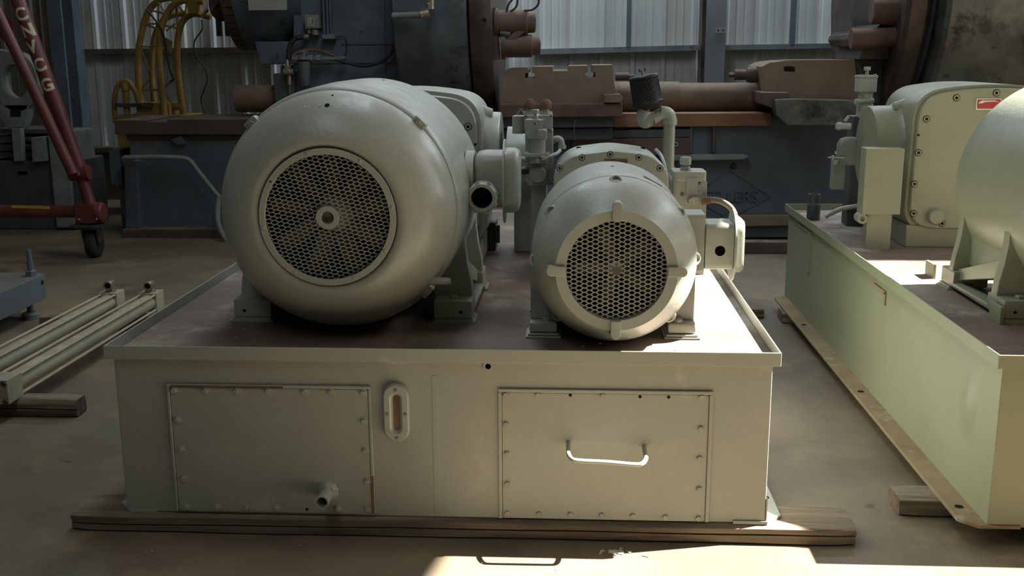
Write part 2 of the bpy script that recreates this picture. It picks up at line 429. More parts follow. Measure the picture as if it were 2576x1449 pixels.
struct(mb.build('trim_10', 'column'))
mb = MB(); mb.box(a0.x+.036, a0.x+.135, 10.45, 10.62, 0, 4.95); struct(mb.build('trim_11', 'bluegrey'))

# ============================================================ TIMBERS
def timber(name, label, x0, x1, y0, y1, z0, z1, cat='timber', seed=1, crack=True):
    rnd = random.Random(seed)
    n = max(8, int((x1-x0)/.05)); rs = []
    h = z1-z0; d = y1-y0
    prof = [(-.5, -.42), (-.5, -.06), (-.40, -.02), (-.5, .03), (-.5, .34), (-.40, .5), (.40, .5), (.5, .40), (.5, -.40), (.42, -.5), (-.44, -.5)] if crack else \
           [(-.5, -.44), (-.5, .42), (-.42, .5), (.42, .5), (.5, .42), (.5, -.44), (.42, -.5), (-.42, -.5)]
    ph = [rnd.uniform(0, 6) for _ in prof]
    for i in range(n+1):
        t = i/n; xx = x0+(x1-x0)*t
        ring = []
        for k, (a, b) in enumerate(prof):
            wob = .012*math.sin(xx*3.1+ph[k])+.008*math.sin(xx*11+ph[k]*2)
            sh = .06*math.sin(xx*1.7+1) if k in (1, 2, 3) and crack else 0
            endr = 1-.10*max(0, 1-min(t, 1-t)*n/1.2)
            by = a*d*endr + wob*d*.9; bz = b*h*endr + (wob*h*.6 + sh*h if abs(b) < .45 else 0)
            ring.append(V((xx + rnd.uniform(-.002, .002), (y0+y1)/2+by, (z0+z1)/2+bz)))
        rs.append(ring)
    mb = MB(); mb.rings(rs)
    mb.bm.faces.ensure_lookup_table(); k = len(mb.bm.faces)
    mb.bm.faces[k-1].material_index = 1; mb.bm.faces[k-2].material_index = 1
    o = mb.build(name, ['wood', 'woodend'], ang=50)
    return tag(o, label, cat)
timber('timber_bearer', 'long cracked timber under the front of the near steel tank', -1.60, .893, 3.105, 3.275, 0, ZB, seed=3)
timber('timber_bearer', 'dark timber under the far end of the near steel tank', -1.5, 1.12, 6.02, 6.16, 0, ZB, seed=4)
timber('timber_bearer', 'short timber end under the right-hand green tank', 1.09, 3.4, 3.33, 3.46, 0, ZB, seed=5, crack=False)
timber('timber_bearer', 'timber under the far end of the right-hand green tank', 1.2, 3.4, 5.9, 6.04, 0, ZB, seed=6, crack=False)
timber('timber_block', 'dark split timber block lying under the two cream cylinders at the left edge', -2.95, -2.075, 4.17, 4.27, 0, .078, seed=8)
timber('timber_bearer', 'timber under the far ends of the two cream cylinders', -2.95, -2.2, 5.60, 5.70, 0, .078, seed=9, crack=False)

# ============================================================ TANKS
def tank(name, label, x0, W, y0, L, paint, loc):
    t = thing(name, label, 'tank', loc)
    x1, y1 = x0+W, y0+L
    mb = MB(); mb.box(x0, x1, y0, y1, ZB+.0005, ZD-.006); mb.build('tank_shell', paint, t, bevel=.006)
    mb = MB(); mb.box(x0-.012, x1+.012, y0-.012, y1+.012, ZD-.0055, ZD); mb.build('deck_plate', 'deck', t)
    e = .02; th = .005; z0 = .577
    mb = MB()
    # folded drip rim: an outer strip with an inward lip on every side
    for (a, b, c, d) in ((x0-e, x1+e, y0-e, y0-e+th), (x0-e, x1+e, y1+e-th, y1+e), (x0-e, x0-e+th, y0-e+th, y1+e-th), (x1+e-th, x1+e, y0-e+th, y1+e-th)):
        mb.box(a, b, c, d, z0, ZT)
    mb.box(x0-e+th, x0+.004, y0-e+th, y1+e-th, z0, z0+.004); mb.box(x1-.004, x1+e-th, y0-e+th, y1+e-th, z0, z0+.004)
    mb.box(x0, x1, y0-e+th, y0+.004, z0, z0+.004); mb.box(x0, x1, y1-.004, y1+e-th, z0, z0+.004)
    mb.build('drip_rim', paint, t, bevel=.0012, seg=1)
    return t
TX0, TW, TY0, TL = -1.42, 2.035, 3.125, 3.18
near = tank('hydraulic_tank', 'sage grey steel tank on timbers with two bolted covers, in the centre', TX0, TW, TY0, TL, 'tankpaint', (TX0+TW/2, TY0+TL/2, ZB))
# base flanges with chamfered corners
def flange(parent, x0, x1, y0, y1, m, out=-1, holes=()):
    c = .05
    poly = [(x0, y0), (x1, y0), (x1, y1), (x0, y1)]
    if out < 0: poly = [(x0+c, y0), (x1, y0), (x1, y1), (x0+c, y1), (x0, y1-c), (x0, y0+c)]
    else: poly = [(x0, y0), (x1-c, y0), (x1, y0+c), (x1, y1-c), (x1-c, y1), (x0, y1)]
    mb = MB(); mb.xy(poly, ZB, ZB+.010); o = mb.build('base_flange', m, parent)
    for (hx, hy) in holes:
        b = MB(); b.rev((hx, hy, ZB+.0102), Z, [(0, .014), (.0006, .014)], 16); b.build('bolt_hole', 'hole', o)
    return o
flange(near, TX0-.035, TX0+.1, TY0-.006, TY0+TL, 'tankpaint', -1)
flange(near, TX0+TW-.1, TX0+TW+.055, TY0-.006, TY0+TL, 'tankpaint', 1, [(TX0+TW+.03, TY0+.18), (TX0+TW+.03, TY0+1.6)])
# gusset at the foot of the right corner
mb = MB(); mb.yz([(TY0-.001, ZB+.01), (TY0+.05, ZB+.01), (TY0-.001, ZB+.09)], TX0+TW, TX0+TW+.004); mb.build('weld_fillet', 'tankpaint', near)
def pf(px, py, d=0): p = P(px, py, y=TY0-d); return p
def cover(px4, name, m, th=.007):
    (xa, za), (xb, zb) = [(pf(*q).x, pf(*q).z) for q in px4]
    mb = MB(); mb.xz(rrect(xa, xb, zb, za, .008, 2), TY0-th, TY0-.0005)
    return mb.build(name, m, near, bevel=.0015, seg=1), xa, xb, za, zb
# the raised frame round each cover
def frame(xa, xb, za, zb, w0, th, m, name='cover_frame'):
    mb = MB()
    mb.box(xa-w0, xb+w0, TY0-th, TY0-.0003, za+.001, za+w0); mb.box(xa-w0, xa-.001, TY0-th, TY0-.0003, zb, za+.001)
    mb.box(xb+.001, xb+w0, TY0-th, TY0-.0003, zb, za+.001)
    return mb.build(name, m, near, bevel=.0015, seg=1)
c1_, xa, xb, za, zb = cover([(429, 972), (937, 1291)], 'access_cover', 'tankpaint', .008)
frame(xa, xb, za, zb, .010, .011, 'tankpaint')
mb = MB(); mb.box(xa+.004, xa+.36, TY0-.0117, TY0-.0105, za+.0015, za+.0085); mb.box(xb+.002, xb+.0095, TY0-.0117, TY0-.0105, zb+.003, zb+.13); mb.build('rust_patch', 'rust', near)
rows = [(437, 983), (515, 985), (595, 985), (673, 987), (765, 988), (832, 988), (913, 989), (445, 1057), (455, 1132), (461, 1205), (467, 1277),
        (915, 1061), (919, 1136), (923, 1212), (925, 1283), (543, 1278), (619, 1279), (695, 1280), (849, 1282)]
for (a, b) in rows:
    q = pf(a, b, .012); q.x = max(xa+.012, min(xb-.012, q.x)); small('washer', 'washer', c1_, (q.x, TY0-.008, q.z), (0, -1, 0), .0088)
q = pf(772, 1281, .008); mb = MB(); mb.rev((q.x, TY0-.0081, q.z), (0, -1, 0), [(0, .005), (.0008, .005)], 12); mb.build('bolt_hole', 'hole', c1_)
# drain stub, open ended
q = pf(826, 1234, .0)
mb = MB(); mb.rev((q.x, TY0-.008, q.z), (0, -1, 0), [(0, .0215), (.085, .0215), (.085, .017), (.0, .017)], 28, False, False)
st = mb.build('drain_stub', 'tankpaint', c1_)
mb = MB(); mb.rev((q.x, TY0-.0075, q.z), (0, -1, 0), [(0, .0168), (.002, .0168)], 20); mb.build('dark_bore', 'hole', c1_)
mb = MB(); mb.rev((q.x, TY0-.008, q.z), (0, -1, 0), [(0, .034), (.006, .03), (.014, .0216)], 24, False, False)
for v in mb.bm.verts: v.co += V((random.uniform(-.0025, .0025), 0, random.uniform(-.0025, .0025)))
mb.build('weld_bead', 'tankpaint', c1_)
c2_, xa, xb, za, zb = cover([(1263, 986), (1772, 1311)], 'access_cover', 'tankpaint', .005)
frame(xa, xb, za, zb, .012, .009, 'tankpaint')
for (a, b) in [(1272, 995), (1353, 995), (1517, 997), (1765, 1001), (1273, 1069), (1275, 1143), (1276, 1219), (1763, 1080), (1760, 1155), (1759, 1232),
               (1276, 1293), (1356, 1295), (1435, 1296), (1514, 1298), (1592, 1300), (1674, 1303), (1757, 1306)]:
    q = pf(a, b, .01); q.x = max(xa+.010, min(xb-.010, q.x)); small('hex', 'washer', c2_, (q.x, TY0-.005, q.z), (0, -1, 0), .0092)
for (a, b) in [(1435, 994), (1610, 998), (1682, 999)]:
    q = pf(a, b, .005); mb = MB(); mb.rev((q.x, TY0-.0051, q.z), (0, -1, 0), [(0, .005), (.0008, .005)], 12); mb.build('bolt_hole', 'hole', c2_)
# bent-rod handle
ha, hb = pf(1430, 1112), pf(1620, 1122); dy = .125
pts = [V((ha.x, TY0-.004, ha.z)), V((ha.x, TY0-.06, ha.z-.004)), V((ha.x+.001, TY0-dy+.035, ha.z-.006)), V((ha.x+.012, TY0-dy+.006, ha.z-.010)), V((ha.x+.035, TY0-dy, ha.z-.012)),
       V(((ha.x+hb.x)/2, TY0-dy, ha.z-.015)), V((hb.x-.035, TY0-dy, hb.z-.012)), V((hb.x-.012, TY0-dy+.006, hb.z-.010)), V((hb.x, TY0-dy+.035, hb.z-.006)), V((hb.x, TY0-.06, hb.z-.004)), V((hb.x, TY0-.004, hb.z))]
mb = MB(); mb.tube(smooth_path(pts, 5), .0072, 12); mb.build('handle', 'paint', c2_, ang=60)
# sight gauge
q = pf(999, 1036); g = rpoly([(q.x-.040, q.z-.092), (q.x+.040, q.z-.092), (q.x+.040, q.z+.092), (q.x-.040, q.z+.092)], .0399, 10)
def oval(cx, cz, hw, hh, n=12):
    o = []
    for k in range(n+1): a = -PI/2 + 0; t = PI*k/n; o.append((cx+hw*math.cos(t), cz+(hh-hw)+hw*math.sin(t)))
    for k in range(n+1): t = PI+PI*k/n; o.append((cx+hw*math.cos(t), cz-(hh-hw)+hw*math.sin(t)))
    return o
def oval_rings(spec, cx, cz):
    """stack of ovals (half width, half height, y)"""
    mb = MB(); mb.rings([[V((a, y, b)) for a, b in oval(cx, cz, hw, hh)] for hw, hh, y in spec], False, False); return mb
mb = oval_rings([(.041, .094, TY0-.001), (.040, .0925, TY0-.02), (.038, .0905, TY0-.022), (.0355, .0885, TY0-.0235)], q.x, q.z+.002)
gg = mb.build('sight_gauge', 'tankpaint', near, ang=40)
mb = oval_rings([(.0355, .0885, TY0-.0235), (.020, .067, TY0-.0235), (.018, .065, TY0-.022), (.0105, .057, TY0-.012), (.0105, .057, TY0-.006)], q.x, q.z+.002)
mb.build('gauge_bezel', 'paint', gg, ang=30)
mb = MB(); mb.rings([[V((a, TY0-.009, b)) for a, b in oval(q.x, q.z+.002, .0106, .0571)], [V((a, TY0-.006, b)) for a, b in oval(q.x, q.z+.002, .0106, .0571)]]); mb.build('gauge_glass', 'glass', gg)
for (dx, dz) in ((0, .079), (0, -.076), (-.028, .001), (.028, .001)): small('cap', 'washer', gg, (q.x+dx, TY0-.0236, q.z+dz), (0, -1, 0), .0042)
# plugged vent hole under the rim
q = pf(1228, 921); mb = MB(); mb.rev((q.x, TY0-.0005, q.z), (0, -1, 0), [(0, .0165), (.004, .016), (.004, .009), (0.0, .009)], 24, False, False); vh = mb.build('vent_boss', 'tankpaint', near)
mb = MB(); mb.rev((q.x, TY0-.0006, q.z), (0, -1, 0), [(0, .0088), (.0006, .0088)], 16); mb.build('vent_hole', 'black', vh)
# faint vertical weld seam and the seam along the foot
a, b = pf(1086, 945), pf(1088, 1295); mb = MB(); mb.box(a.x, a.x+.018, TY0-.0013, TY0-.0003, b.z, a.z); mb.build('seam_strip', 'tankpaint', near, bevel=.0004, seg=1)

# right-hand tank
RX0, RW = 1.291, 2.05
right = tank('hydraulic_tank', 'olive cream steel tank, cut by the right edge of the picture', RX0, RW, 3.127, 3.2, 'greenpaint', (RX0+RW/2, 4.7, ZB))
flange(right, RX0-.075, RX0+.1, 3.12, 6.3, 'flange', -1, [(RX0-.038, 3.26), (RX0-.038, 4.45), (RX0-.038, 5.6)])
mb = MB(); mb.box(RX0-.075, RX0-.071, 3.17, 6.25, ZB+.0005, ZB+.0105); mb.build('flange_edge', 'greenpaint', right)
# formed edge recesses on the left side (an inverted L stop and a slim tall strip)
a, b = P(2200, 712, x=RX0), P(2228, 768, x=RX0)
mb = MB(); mb.obox(((RX0-.003), (a.y+b.y)/2, a.z-.004), X*.003, Y*abs(a.y-b.y)/2, Z*.006); mb.box(RX0-.006, RX0-.0003, b.y-.004, b.y+.018, b.z, a.z-.004)
mb.build('stop_bracket', 'flange', right)
a, b = P(2041, 590, x=RX0), P(2041, 690, x=RX0)
mb = MB(); mb.box(RX0-.008, RX0-.0003, a.y-.01, a.y+.05, b.z, a.z); mb.box(RX0-.008, RX0-.0003, a.y+.0, a.y+.32, a.z, a.z+.012); mb.build('side_cover', 'greenpaint', right)
# dent pushed into the side near the front corner
mb = MB(); N = 26; grid = []
for a in range(N+1):
    row = []
    for b in range(N+1):
        yy, zz = 3.14+.50*a/N, .11+.45*b/N
        edge = min(1, 4*min(a, N-a)/N)*min(1, 4*min(b, N-b)/N)
        g1 = math.exp(-((yy-3.34)**2/.0032+(zz-.385)**2/.0055)); g2 = math.exp(-((yy-3.27)**2/.0012+(zz-.37)**2/.0090))
        row.append(mb.bm.verts.new((RX0-.0003-edge*(.012*g1-.008*g2+.0003)+(.0009 if edge == 0 else 0), yy, zz)))
    grid.append(row)
for a in range(N):
    for b in range(N): mb.face([grid[a][b], grid[a+1][b], grid[a+1][b+1], grid[a][b+1]])
mb.build('dented_panel', 'greenpaint', right, ang=80)

# ============================================================ MOTORS
def expanded(parent, c, R, px, pz, th, y, m, name='expanded_mesh', hole=0.0, skew=0.0, rot=0.0):
    """expanded metal: every strand is real, joined into one mesh"""
    mb = MB(); cx, cz = c; bd = px*.115
    nz = int(R/pz)+1; nx = int(R/px)+2
    def ok(a, b): return a*a+b*b < R*R and a*a+b*b > hole*hole
    def W(a, b):
        a += skew*b
        return V((cx + a*math.cos(rot)-b*math.sin(rot), y, cz + a*math.sin(rot)+b*math.cos(rot)))
    def strand(p, q):
        p2, q2 = (p[0]+skew*p[1], p[1]), (q[0]+skew*q[1], q[1])
        a_in, b_in = ok(*p2), ok(*q2)
        if not (a_in or b_in): return
        mb.bar(W(*p), W(*q), th, th*1.2, up=Z)
    for j in range(-nz, nz+1):
        off = (j % 2)*px/2
        for i in range(-nx, nx+1):
            x0 = i*px+off; z0 = j*pz
            strand((x0-bd, z0), (x0+bd, z0))
            strand((x0+bd, z0), (x0+px/2-bd, z0+pz)); strand((x0-bd, z0), (x0-px/2+bd, z0+pz))
    o = mb.build(name, m, parent, ang=20); o['kind'] = 'stuff'; return o

def annulus(mb, c, y0, y1, r0, r1, n=48):
    """ring facing -Y between y0 (front) and y1"""
    return mb.rev(c, Y, [(y0-c[1], r1), (y1-c[1], r1), (y1-c[1], r0), (y0-c[1], r0)], n, close=True)

# ---- the large motor
AX, AZ = -.755, 1.0
def big_motor(label):
    t = thing('electric_motor', label, 'motor', (AX, 3.9, ZD))
    c = (AX, 0, AZ)
    pr = [(3.262, .217), (3.252, .232), (3.256, .25), (3.268, .283), (3.290, .318), (3.318, .346), (3.350, .367), (3.385, .380), (3.412, .385), (3.422, .385)]
    mb = MB(); mb.rev(c, Y, pr, 96, False, False, ref=Z)
    mb.rev(c, Y, [(3.262, .217), (3.30, .217)], 96, False, False)
    cowl = mb.build('fan_cowl', 'paint', t, ang=60)
    mb = MB(); mb.rev(c, Y, [(3.424, .384), (3.428, .391), (3.445, .396), (3.47, .400), (3.75, .408), (4.10, .408), (4.17, .402), (4.215, .385), (4.24, .34), (4.24, 0.05)], 96, True, True)
    body = mb.build('motor_frame', 'paint', t, ang=50)
    # ring, mesh, hub plate and fan behind
    mb = MB(); annulus(mb, (AX, 3.25, AZ), 3.249, 3.256, .196, .2165, 72); ring = mb.build('grille_ring', 'paint', cowl, bevel=.001, seg=1)
    mb = MB(); annulus(mb, (AX, 3.25, AZ), 3.2525, 3.2535, .2155, .2190, 96); mb.build('ring_gap', 'hole', cowl)
    g = expanded(cowl, (AX, AZ), .199, .0340, .0065, .0024, 3.262, 'paint', hole=.03, skew=-.13, rot=.14)
    mb = MB(); annulus(mb, (AX, 3.25, AZ), 3.249, 3.258, .020, .0365, 40); mb.build('hub_plate', 'paint', cowl, bevel=.001, seg=1)
    mb = MB(); mb.rev((AX, 3.28, AZ), Y, [(0, .004), (0, .005), (.003, .018), (-.02, .0215)], 32, True, False); mb.rev((AX, 3.28, AZ), Y, [(.01, .035), (.06, .06), (.14, .07)], 32); mb.build('fan_hub', 'tankpaint', cowl)
    for k in range(9):
        a = 2*PI*k/9+.2; d = V((math.cos(a), 0, math.sin(a))); tt = V((-math.sin(a), 0, math.cos(a)))
        mb = MB(); mb.obox(V((AX, 3.34, AZ))+d*.13, d*.068, (tt*.7+Y*.5)*.035, (Y*.8-tt*.5).normalized()*.002); mb.build('fan_blade', 'fanblade', cowl)
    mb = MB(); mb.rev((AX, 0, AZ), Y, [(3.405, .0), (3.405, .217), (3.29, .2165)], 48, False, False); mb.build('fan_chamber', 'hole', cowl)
    for ang in (105, 58, 9, -30, -68, -122, -171): # ring screws
        a = math.radians(ang); small('pan', 'washer', ring, (AX+.2065*math.cos(a), 3.249, AZ+.2065*math.sin(a)), (0, -1, 0), .0062)
    for ang in (147,):
        a = math.radians(ang); small('pan', 'hole', ring, (AX+.2065*math.cos(a), 3.2495, AZ+.2065*math.sin(a)), (0, -1, 0), .0035, name='screw_hole')
    # cowl bolts on lugs, at the seam
    for ang in (46, 134, -43.5, -136.5):
        a = math.radians(ang); d = V((math.cos(a), 0, math.sin(a))); p = V((AX, 3.40, AZ))+d*.387
        mb = MB(); mb.obox(p+Y*.028, d*.018, Y*.022, V((-d.z, 0, d.x))*.024); lug = mb.build('cowl_lug', 'paint', body, bevel=.006)
        small('hex', 'washer', lug, p+Y*.006-d*.000, (0, -1, 0), .0115); 
    # vent holes in the top of the cowl and one on the barrel
    for (px, py, r) in ((822, 241, .008), (836, 232, .004), (965, 206, .006)):
        q = P(px, py, z=AZ+.30); q = V((q.x, 0, 0))
        yy = {822: 3.315, 836: 3.36, 965: 3.95}[px]; rr = {822: .342, 836: .370, 965: .4085}[px]
        xx = P(px, py, y=yy).x; dz = math.sqrt(max(.01, rr*rr-(xx-AX)**2)); nrm = V((xx-AX, -.35 if px < 900 else 0, dz)).normalized()
        b = MB(); b.rev(V((xx, yy, AZ+dz))+nrm*.0003, nrm, [(0, r), (.0012, r*.95)], 16); b.build('vent_hole', 'hole', cowl if px < 900 else body)
    # feet, left and right
    for sgn in (-1, 1):
        def xx(a): return AX+sgn*a
        o = bpy.data.objects.new('foot', None)
        mb = MB()
        lo, hi = sorted((xx(.285), xx(.418)))
        mb.box(lo, hi, 3.565, 3.72, ZD+.014, ZD+.078); mb.box(lo, hi, 4.06, 4.20, ZD+.014, ZD+.078)
        a0, a1 = sorted((xx(.36), xx(.418))); mb.box(a0, a1, 3.70, 4.08, ZD+.014, ZD+.034)
        foot = mb.build('foot', 'paint', t, bevel=.006)
        for (y0, y1) in ((3.648, 3.70), (4.085, 4.13)):
            poly = [(xx(.285), ZD+.07), (xx(.416), ZD+.07), (xx(.410), ZD+.13), (xx(.398), ZD+.19), (xx(.390), ZD+.26), (xx(.389), ZD+.34), (xx(.36), ZD+.44), (xx(.33), ZD+.36), (xx(.29), ZD+.20), (xx(.262), ZD+.12)]
            mb = MB(); mb.xz(poly, y0, y1); mb.build('foot_web', 'paint', foot, bevel=.005)
        mb = MB(); mb.obox(((xx(.345)), 3.89, ZD+.25), X*.008, Y*.20, Z*.15); mb.build('side_plate', 'paint', foot, bevel=.004)
        mb = MB(); mb.prism([(3.69, ZD+.20), (4.10, ZD+.08), (4.10, ZD+.035), (3.69, ZD+.13)], (0, 0, 0), Y, Z, X, xx(.30), xx(.395)); mb.build('foot_rib', 'paint', foot, bevel=.004)
        for yy in (3.61, 4.14):
            small('hex', 'washer', foot, (xx(.352), yy, ZD+.078), (0, 0, 1), .0155)
            lo2, hi2 = sorted((xx(.28), xx(.43)))
            mb = MB(); mb.box(lo2, hi2, yy-.055, yy+.07, ZD, ZD+.006); mb.box(lo2+.008, hi2-.008, yy-.05, yy+.065, ZD+.006, ZD+.014); mb.build('shim', 'tankpaint', foot)
        mb = MB(); mb.rev((xx(.38), 3.5647, ZD+.038), (0, -1, 0), [(0, .006), (.0006, .006)], 14); mb.build('dowel_hole', 'hole', foot)
        # small slots beside the bolts
    # drain pipe with a plug
    p = V((AX+.285, 3.40, AZ-.235))
    mb = MB(); mb.tube(smooth_path([p+V((-.04, .0, .03)), p+V((.0, -.02, .01)), p+V((.045, -.02, .008)), p+V((.075, -.02, .008))], 4), .0125, 14); dp = mb.build('drain_pipe', 'paint', t)
    small('hex', 'washer', dp, p+V((.075, -.02, .008)), (1, 0, 0), .0105, name='drain_plug')
    # conduit box on the right flank
    k = V((AX+.405, 3.80, AZ+.06))
    mb = MB(); mb.rev(k-X*.04, X, [(0, .085), (.075, .072)], 28); mb.rev(k-X*.02, X, [(0, .10), (.03, .10)], 28); neck = mb.build('box_neck', 'paint', t, ang=40)
    def slab(x0, x1, hy, hz, r, sc=1.0, y=k.y, z=k.z): return [[V((xx_, y+(a-0)*s_, z+b*s_)) for a, b in rrect(-hy, hy, -hz, hz, r, 8)] for xx_, s_ in ((x0, 1.0), (x1, sc))]
    mb = MB(); mb.rings([[V((xx_, k.y+a*s_, k.z+b*s_)) for a, b in rrect(-.085, .085, -.10, .10, .05, 8)] for xx_, s_ in ((k.x+.012, .80), (k.x+.022, .95), (k.x+.045, 1.0), (k.x+.115, 1.0))]); box = mb.build('conduit_box', 'paint', t, ang=45)
    mb = MB(); mb.rings([[V((xx_, k.y+a, k.z-.01+b)) for a, b in oval(0, 0, .118, .150, 14)] for xx_ in (k.x+.113, k.x+.119)]); mb.build('box_flange', 'paint', box, ang=40)
    mb = MB(); mb.rings([[V((xx_, k.y+a*s_, k.z-.005+b*s_)) for a, b in rrect(-.092, .092, -.112, .112, .055, 8)] for xx_, s_ in ((k.x+.119, 1.0), (k.x+.150, 1.0), (k.x+.166, .93), (k.x+.171, .82))]); mb.build('box_lid', 'paint', box, ang=45)
    # open conduit hub with a castellated locknut, facing the camera
    h = V((k.x+.045, k.y-.085, k.z-.050))
    mb = MB(); mb.rev(h, (0, -1, 0), [(0, .054), (.03, .054), (.048, .050), (.055, .048)], 36, False, False); mb.build('conduit_hub', 'paint', box, ang=50)
    mb = MB(); mb.rev(h-Y*.052, (0, -1, 0), [(0, .052), (.012, .052), (.018, .048), (.018, .037), (-.004, .037)], 36, False, False)
    for q in range(8):
        a = 2*PI*q/8+.3; d = V((math.cos(a), 0, math.sin(a))); mb.obox(h-Y*.060+d*.052, d*.006, Y*.006, V((-d.z, 0, d.x))*.0065)
    mb.build('locknut', 'paint', box, ang=40)
    mb = MB(); mb.rev(h, (0, -1, 0), [(0, .035), (.058, .035)], 32, False, False); mb.rev(h-Y*.002, (0, -1, 0), [(0, .034), (.001, .034)], 24); mb.build('conduit_liner', 'hole', box, ang=50)
    return t
bigm = big_motor('large grey electric motor with a wide mesh fan guard, left half of the near tank')
m2 = copy_tree(bigm, V((2.66, 0.07, 0)))
m2['label'] = 'large olive electric motor cut by the right edge, standing on the right-hand tank'

def repaint(o, m='olivepaint'):
    if o.type == 'MESH':
        for sl in o.material_slots:
            if sl.material in (M['paint'], M['tankpaint'], M['washer']): sl.link = 'OBJECT'; sl.material = M[m]
    for k in [q for q in bpy.data.objects if q.parent == o]: repaint(k, m)
repaint(m2)
# bird-dropping crust and flakes lying on the cowl
mb = MB()
for k in range(46):
    px, py = (random.gauss(772, 10), random.gauss(238, 2.5)) if k < 30 else (random.gauss(812, 6), random.gauss(240, 1.5))
    yy = 3.335; xx = P(px, py, y=yy).x; yy += random.uniform(-.02, .02)
    rr = .3475 if yy < 3.335 else .358
    rr = .352 + (yy-3.335)*.55
    dz = math.sqrt(rr*rr-(xx-AX)**2)
    mb.obox((xx, yy, AZ+dz+.002), V((random.uniform(.001, .004), random.uniform(-.002, .002), 0)), V((random.uniform(-.001, .001), random.uniform(.001, .003), .001)), Z*.001)
o = mb.build('debris_flakes', 'chip'); tag(o, 'pale crumbs and bird droppings on top of the large motor cowl', 'debris', kind='stuff')

# ---- the small motor
SX, SZ = .141, .855
def small_motor(label):
    t = thing('electric_motor', label, 'motor', (SX, 3.5, ZD)); c = (SX, 0, SZ)
    mb = MB(); mb.rev(c, Y, [(3.165, .152), (3.156, .153), (3.155, .184), (3.160, .187), (3.185, .203), (3.225, .228), (3.27, .247), (3.32, .259), (3.362, .264), (3.366, .2635)], 96, False, False); 
    mb.rev(c, Y, [(3.165, .152), (3.21, .152)], 72, False, False)
    bell = mb.build('end_bell', 'paint', t, ang=40)
    mb = MB(); mb.rev(c, Y, [(3.366, .2615), (3.369, .265), (3.376, .267), (3.44, .268), (3.78, .268), (3.85, .262), (3.89, .24), (3.90, .1)], 96); body = mb.build('motor_frame', 'paint', t, ang=50)
    expanded(bell, (SX, SZ), .153, .0320, .0068, .0029, 3.168, 'paint', hole=.0165, skew=0.0)
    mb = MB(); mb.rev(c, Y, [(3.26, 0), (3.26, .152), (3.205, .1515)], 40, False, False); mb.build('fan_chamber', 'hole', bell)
    mb = MB(); mb.rev((SX, 3.20, SZ), Y, [(0, .0), (0, .022), (.05, .03)], 24, False, True); mb.rev((SX, 3.199, SZ+.010), (0, -1, 0), [(0, .004), (.0008, .004)], 10); mb.build('fan_hub', 'tankpaint', bell)
    for k in range(5):
        a = 2*PI*k/5+.35+PI/2; d = V((math.cos(a), 0, math.sin(a))); tt = V((-math.sin(a), 0, math.cos(a)))
        mb = MB(); mb.obox(V((SX, 3.222, SZ))+d*.075, d*.052, (tt+Y*.35).normalized()*.018, (Y-tt*.35).normalized()*.0015); mb.build('fan_blade', 'fanblade', bell)
    # four tabs with rounded ends
    for k, a in enumerate((90, 180, 270, 0)):
        a = math.radians(a); d = V((math.cos(a), 0, math.sin(a))); tt = V((-math.sin(a), 0, math.cos(a)))
        w = .0155; L0, L1 = .153, .212
        poly = [(L0, -w), (L1-w, -w)] + [(L1-w+w*math.sin(q*PI/8), -w*math.cos(q*PI/8)) for q in range(1, 8)] + [(L1-w, w), (L0, w)]
        mb = MB(); mb.prism(poly, (SX, 0, SZ), d, tt, Y, 3.146, 3.20); mb.build('cast_tab', 'paint', bell, bevel=.003)
    # pockets round the rim: recess shown by a raised hood and a dark cup
    for a in (90, 38, 142, 2, 180, -45, -135):
        ar = math.radians(a); d = V((math.cos(ar), 0, math.sin(ar))); p = V((SX, 3.315, SZ))+d*.2485
        nrm = (d*.72 - Y*.70).normalized()
        mb = MB(); mb.rev(p, nrm, [(-.010, .024), (.004, .023), (.010, .018), (.009, .0145), (-.006, .012)], 24, False, True, ref=d, sx=1.25); mb.build('bolt_pocket', 'paint', bell, ang=70)
    mb = MB(); mb.obox(V((SX+.125, 3.46, SZ+.238)), V((.028, 0, -.015)), Y*.018, V((.001, 0, .0018))); mb.build('nameplate', 'tankpaint', body)
    b = MB(); b.rev((SX+.0, 3.62, SZ+.2683), Z, [(0, .006), (.0008, .006)], 14); b.build('vent_hole', 'hole', body)
    # feet
    for sgn in (-1, 1):
        def xx(a): return SX+sgn*a
        lo, hi = sorted((xx(.180), xx(.272)))
        mb = MB(); mb.box(lo, hi, 3.385, 3.52, ZD+.016, ZD+.050); foot = mb.build('foot', 'paint', t, bevel=.008)
        mb = MB(); mb.box(lo, hi, 3.70, 3.82, ZD+.016, ZD+.050); mb.build('foot_pad', 'paint', foot, bevel=.008)
        for y0 in (3.435, 3.72):
            poly = [(xx(.16), ZD+.075), (xx(.20), ZD+.05), (xx(.268), ZD+.05), (xx(.268), ZD+.21), (xx(.262), ZD+.27), (xx(.20), ZD+.20)]
            mb = MB(); mb.xz(poly, y0, y0+.04); mb.build('foot_web', 'paint', foot, bevel=.004)
        a0, a1 = sorted((xx(.256), xx(.270))); mb = MB(); mb.box(a0, a1, 3.44, 3.76, ZD+.04, ZD+.24); mb.build('side_plate', 'paint', foot, bevel=.004)
        for yy in (3.41, 3.77):
            small('hex', 'washer', foot, (xx(.216), yy, ZD+.050), (0, 0, 1), .0155)
            lo2, hi2 = sorted((xx(.168), xx(.284)))
            for kk in range(2):
                mb = MB(); mb.box(lo2+.004*kk+.003*kk, hi2-.006*kk, yy-.04+.006*kk, yy+.07, ZD+.008*kk+.0005, ZD+.008*kk+.007); mb.build('shim', 'tankpaint', foot, bevel=.001, seg=1)
    # junction box on the right flank, with a round knockout
    k = V((SX+.262, 3.47, SZ+.03))
    mb = MB(); mb.rings([[V((xx_, k.y+a, k.z+b)) for a, b in rrect(-.055, .075, -.085, .105, .012, 3)] for xx_ in (k.x-.03, k.x+.032)]); mb.build('box_mount', 'paint', t, bevel=.003)
